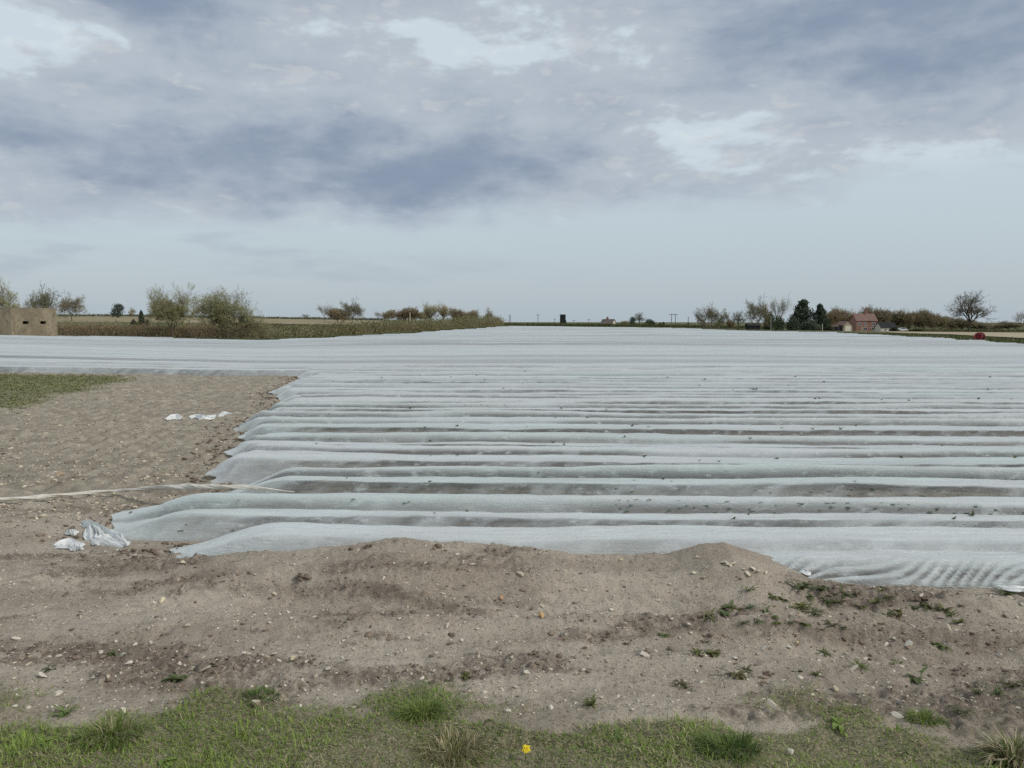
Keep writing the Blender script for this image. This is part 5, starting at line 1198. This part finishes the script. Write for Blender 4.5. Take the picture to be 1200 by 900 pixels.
def window(r, x, y, z, w, h, mat_frame=None):
    f = MB(); t = 0.10; f.box(x-w/2, x+w/2, y-0.06, y+0.02, z, z+t).box(x-w/2, x+w/2, y-0.06, y+0.02, z+h-t, z+h).box(x-w/2, x-w/2+t, y-0.06, y+0.02, z+t, z+h-t).box(x+w/2-t, x+w/2, y-0.06, y+0.02, z+t, z+h-t).box(x-0.04, x+0.04, y-0.05, y+0.02, z+t, z+h-t)
    o = f.build('window', mat_frame or M['white'], r)
    MB().box(x-w/2+t, x-0.04, y-0.03, y+0.0, z+t, z+h-t).build('pane', M['glass'], o); MB().box(x+0.04, x+w/2-t, y-0.03, y+0.0, z+t, z+h-t).build('pane', M['glass'], o)
    return o
def farmhouse():
    Y = 330; x = at(1011.5, Y); z = tz(x, Y); k = Y/FPX
    r = empty('farmhouse', (x, Y, z-0.2), 'red brick farmhouse with clay roof and tall chimney among trees', 'house')
    base = CAM_Z-(388.5-377)*k; W_ = 24*k; hw = (388.5-376)*k+ (base-(z-0.2)); hr = (376-368)*k
    roof = gabled(r, W_, 7.0, hw, hr, M['brick'], M['tile'])
    MB().box(-0.6+1.2, 0.6+1.0, -0.5, 0.5, hw+hr-0.7, hw+hr+1.9).box(0.5, 1.7, -0.6, 0.6, hw+hr+1.9, hw+hr+2.1).build('chimney', M['brick'], roof)
    for i in (0.75, 1.25): MB().tube((i, 0, hw+hr+2.1), (i, 0, hw+hr+2.5), 0.16, 0.13, 8).build('chimney_pot', M['tile'], roof)
    for xx, zz, w, h in ((-3.1, 2.85, 1.3, 1.15), (-0.6, 2.85, 1.2, 1.15), (2.9, 2.85, 1.4, 1.15), (-0.5, 0.75, 1.6, 1.35), (2.7, 0.75, 1.5, 1.35)): window(r, xx, -3.5, zz, w, h)
    d = MB().box(-2.6, -1.6, -3.56, -3.48, 0.2, 2.3).build('door', M['timber'], r); MB().box(-1.75, -1.68, -3.60, -3.56, 1.2, 1.3).build('handle', M['steel'], d)
    MB().box(W_/2+0.01, W_/2+1.7, -2.8, 2.0, 0, 3.2).build('side_wing', M['render'], r)
    MB().box(W_/2+0.005, W_/2+1.9, -3.0, 2.2, 3.2, 3.4).build('wing_roof', M['greytile'], r)
farmhouse()
def garage():
    Y = 300; x = at(987, Y); z = tz(x, Y); k = Y/FPX
    r = empty('garage', (x, Y, z-0.2), 'small timber garage with pale gable in front of the farmhouse', 'garage'); r.rotation_euler = (0, 0, math.radians(14))
    gabled(r, 3.9, 4.6, 10*k-0.9, 1.5, M['timber'], M['tile'], 0.2, 0.9, 0, 'y')
    m = MB()
    for i in range(4): m.box(-0.25+i*0.6, 0.30+i*0.6, -2.35, -2.31, 0.1, 2.2)
    dr = m.build('door', M['render'], r); MB().box(0.98, 1.06, -2.40, -2.36, 1.0, 1.15).build('handle', M['steel'], dr)
    gabled(r, 2.1, 3.6, 1.9, 0.9, M['black'], M['tile'], 0.15, -2.2, 0.3, 'y').name = 'lean_to_roof'
garage()
def low_barn():
    Y = 320; x = at(1038, Y); z = tz(x, Y); k = Y/FPX
    r = empty('low_barn', (x, Y, z-0.2), 'low white walled barn with black roof right of the farmhouse', 'barn')
    gabled(r, 18*k, 5.5, 1.9, 2.0, M['render'], M['black'])
    MB().box(1.6, 2.6, -2.80, -2.76, 0.1, 1.7).build('door', M['black'], r); window(r, -1.2, -2.76, 0.7, 1.0, 0.7)
low_barn()
def shed():
    Y = 238; x = at(882.5, Y); z = tz(x, Y); r = empty('shed', (x, Y, z-0.1), 'low black boarded shed under the large tree', 'shed')
    gabled(r, 3.6, 3.0, 1.25, 0.55, M['black'], M['black'])
    MB().box(-0.5, 0.5, -1.56, -1.52, 0.05, 1.15).build('door', M['black'], r)
shed()
def cottage():
    Y = 350; x = at(713, Y); z = tz(x, Y); k = Y/FPX; r = empty('cottage', (x, Y, z-0.3), 'distant cottage roof with single chimney on the centre horizon', 'cottage'); r.rotation_euler = (0, 0, math.radians(-38))
    base = z-0.3; top = CAM_Z+(377-374.5)*k; hr = 2.6; hw = top-base-hr
    roof = gabled(r, 6.0, 5.0, hw, hr, M['render'], M['greytile'])
    MB().box(-0.9, -0.1, -0.4, 0.4, hw+hr-0.6, hw+hr+1.0).build('chimney', M['brick'], roof)
    MB().tube((-0.5, 0, hw+hr+1.0), (-0.5, 0, hw+hr+1.35), 0.15, 0.12, 8).build('chimney_pot', M['tile'], roof)
    window(r, 0.8, -2.5, hw-1.1, 0.9, 0.9)
    o = MB().box(3.02, 3.08, -0.7, 0.7, hw-0.9, hw+0.6).build('window', M['white'], r); MB().box(3.08, 3.10, -0.5, 0.5, hw-0.7, hw+0.4).build('pane', M['glass'], o)
    gabled(r, 3.0, 4.0, hw-1.4, 1.2, M['white'], M['greytile'], 0.15, 4.55, 0.3).name = 'extension_roof'
cottage()
def black_tower():
    Y = 360; x = at(659.5, Y); z = tz(x, Y); k = Y/FPX; r = empty('black_tower', (x, Y, z-0.2), 'black boxy tower on a pale base on the centre horizon', 'tower')
    top = CAM_Z+(377-369.2)*k-(z-0.2); b = CAM_Z-(380.5-377)*k-(z-0.2)+0.5; w = 6.4*k
    MB().box(-w/2-.05, w/2+.05, -w/2-.05, w/2+.05, 0, b).build('base', M['greytile'], r)
    body = MB(); n = 7
    for i in range(n): body.box(-w/2+i*w/n+0.02, -w/2+(i+1)*w/n-0.02, -w/2, w/2, b, top-0.25*(i % 2 == 0)*0.2)
    body.build('body', M['black'], r)
    MB().box(-w/2-.1, w/2-.1, -w/2-.1, w/2+.1, top, top+0.25).build('cap', M['black'], r)
    MB().box(w/2, w/2+0.3, -0.4, 0.4, b, b+1.6).build('side_hatch', M['black'], r)
black_tower()

# ------------------------------------------------------------------ pylons and poles
def pylon(px, Y, top_y, label):
    x = at(px, Y); z = tz(x, Y); h = CAM_Z+(377-top_y)*Y/FPX - z; r = empty('pylon', (x, Y, z), label, 'pylon', 'far pylons'); r.rotation_euler = (0, 0, 0.3)
    m = MB(); b = h*0.11; t = h*0.022; wd = h*0.011
    def leg(sx, sy, f): q = b*(1-f)+t*f if f < 0.7 else (b*0.3+t*0.7); return Vector((sx*q, sy*q, h*f))
    for sx in (-1, 1):
        for sy in (-1, 1): m.tube(leg(sx, sy, 0), leg(sx, sy, .7), wd, wd, 4).tube(leg(sx, sy, .7), (sx*t*.4, sy*t*.4, h), wd, wd*.7, 4)
    m.build('legs', M['steel'], r); m = MB(); fs = [0, .16, .3, .42, .53, .62, .7]
    for a, c in zip(fs[:-1], fs[1:]):
        for (s1, s2) in (((-1, -1), (1, -1)), ((1, -1), (1, 1)), ((1, 1), (-1, 1)), ((-1, 1), (-1, -1))):
            m.tube(leg(*s1, a), leg(*s2, c), wd*.5, wd*.5, 4).tube(leg(*s2, a), leg(*s1, c), wd*.5, wd*.5, 4)
    m.build('lattice', M['steel'], r)
    for f, w in ((.68, .15), (.80, .19), (.92, .12)):
        MB().tube((-h*w, 0, h*f), (h*w, 0, h*f), wd*.9, wd*.9, 4).tube((-h*w, 0, h*f), (0, 0, h*(f+.05)), wd*.6, wd*.6, 4).tube((h*w, 0, h*f), (0, 0, h*(f+.05)), wd*.6, wd*.6, 4).build('cross_arm', M['steel'], r)
pylon(229, 700, 347, 'lattice pylon on the skyline between the two hedge trees')
pylon(597.5, 900, 368.3, 'lattice pylon rising at the right end of the scrubby hedge')
def pole(px, Y, top_y, label, arm=1.0, mat='pole', rad=0.14, group='far utility poles'):
    x = at(px, Y); z = tz(x, Y); h = CAM_Z+(377-top_y)*Y/FPX - z
    r = empty('utility_pole', (x, Y, z), label, 'pole', group); MB().tube((0, 0, -.2), (0, 0, h), rad*1.15, rad*.9, 8).build('shaft', M[mat], r)
    if arm: MB().box(-arm, arm, -.07, .07, h-.45, h-.25).build('cross_arm', M[mat], r)
    for s in ((-1, 0, 1) if arm else ()): MB().tube((s*arm*.85, 0, h-.25), (s*arm*.85, 0, h+.05), .05, .06, 6).build('insulator', M['steel'], r)
pole(630.5, 420, 368.5, 'first utility pole left of the black tower', 1.1)
pole(650, 520, 373.5, 'short far pole just left of the black tower', 1.0)
pole(672.5, 480, 375, 'short far pole just right of the black tower', 1.0)
pole(690, 480, 374, 'short far pole midway between the tower and the cottage', 1.0)
pole(787, 330, 367.8, 'left pole of the twin utility poles on the centre horizon', 1.2)
pole(791.5, 350, 368, 'right pole of the twin utility poles on the centre horizon', 1.2)
pole(806.5, 330, 371, 'lone utility pole right of the twin poles', 0)
pole(903.5, 232, 372, 'pale pole in front of the dark shrub by the black shed', 0, 'steel', 0.12, None)
pole(964, 255, 379.5, 'short pale post in front of the second dark pine', 0, 'render', 0.10, None)
pole(222, 97, 375, 'fence post behind the brown hedge between the hedge trees', 0, 'pole', 0.08, None)
pole(480.5, 200, 366.5, 'pale post in front of the brown rounded tree', 0, 'render', 0.09, None)

# ------------------------------------------------------------------ things by the field edge
def hose_reel():
    Y = 66; x = at(1149, Y); z = tz(x, Y)+0.02
    r = empty('hose_reel', (x, Y, z), 'red hose reel with dark winding on the verge at the right', 'hose reel'); r.rotation_euler = (0, 0, math.radians(38)); R = 0.44; r.scale = (0.78, 0.78, 0.78)
    for xx in (-0.36, 0.30):
        m = MB().lathe([(xx, R*0.62), (xx, R), (xx+0.06, R), (xx+0.06, R*0.62), (xx, R*0.62)], 28); o = m.build('flange', M['red'], r, loc=(0, 0, R+0.03))
        s = MB()
        for i in range(6): a = i*math.pi/3; s.tube((xx+.03, 0, 0), (xx+.03, math.cos(a)*R*.7, math.sin(a)*R*.7), .03, .03, 6)
        s.build('spokes', M['red'], o)
    m = MB(); prof = []
    for i in range(9):
        t = -0.30 + i*0.075; prof += [(t, R*.80), (t+.0375, R*.88)]
    prof = [(-0.30, 0.05)] + prof[:16] + [(0.29, R*.8), (0.29, .05)]
    m.lathe(prof, 24).build('hose_winding', M['hose'], r, loc=(0, 0, R+0.03))
    MB().tube((-.46, 0, 0), (.44, 0, 0), .05, .05, 10).build('axle', M['red'], r, loc=(0, 0, R+0.03))
    for xx in (-.46, .42): MB().tube((xx, -.32, 0), (xx, 0, R+.03), .025, .025, 6).tube((xx, .32, 0), (xx, 0, R+.03), .025, .025, 6).tube((xx, -.36, .02), (xx, .36, .02), .025, .025, 6).build('stand', M['red'], r)
hose_reel()
def sack():
    Y = 66; x = at(1138, Y); z = tz(x, Y); import bmesh
    V, F = [], []; me = ROCKS[4]; v = np.array([tuple(q.co) for q in me.vertices])*np.array([.11, .08, .11]); f = [tuple(p.vertices) for p in me.polygons]
    o = mesh_np('sack', v, f, M['render'], loc=(x, Y, z+.12), smooth=True); tag(o, 'small pale sack lying on the verge left of the red reel', 'sack')
sack()
def car(px, Y, label):
    x = at(px, Y); z = tz(x, Y)+0.1; r = empty('parked_car', (x, Y, z), label, 'car', rz=math.radians(8))
    prof = [(-2.1, .35), (-2.1, .75), (-1.9, .95), (-1.2, 1.0), (-0.7, 1.42), (0.8, 1.46), (1.5, 1.02), (2.05, .9), (2.12, .6), (2.1, .35)]
    def ext(pr, w): n = len(pr); return [(a, -w, c) for a, c in pr]+[(a, w, c) for a, c in pr], [tuple(range(n)), tuple(range(2*n-1, n-1, -1))]+[(i, i+n, (i+1) % n+n, (i+1) % n) for i in range(n)]
    V, F = ext(prof, .85); b = MB().add(V, F).build('body', M['carpaint'], r)
    V, F = ext([(-1.05, 1.03), (-.66, 1.36), (.72, 1.39), (1.3, 1.03)], .86); MB().add(V, F).build('window', M['glass'], r)
    for sx in (-1.35, 1.35):
        for sy in (-.8, .8): w = MB().tube((sx, sy-.1, .32), (sx, sy+.1, .32), .32, .32, 14).build('wheel', M['rubber'], r); MB().tube((sx, sy-.105, .32), (sx, sy+.105, .32), .18, .18, 10).build('rim', M['steel'], w)
    for sy in (-.6, .6): MB().box(-2.13, -2.1, sy-.15, sy+.15, .62, .75).build('headlight', M['glass'], r)
car(1057, 305, 'pale parked car at the edge of the wood')
for i, dx in enumerate((1049.5,)):
    Y = 300; x = at(dx, Y); z = tz(x, Y); o = MB().box(-.35, .35, -.3, .3, 0, .95).box(-.4, .4, -.35, .35, .95, 1.05).build('bin', M['render'], loc=(x, Y, z)); tag(o, 'small pale bin between the white barn and the parked car', 'bin')

bpy.context.view_layer.update()
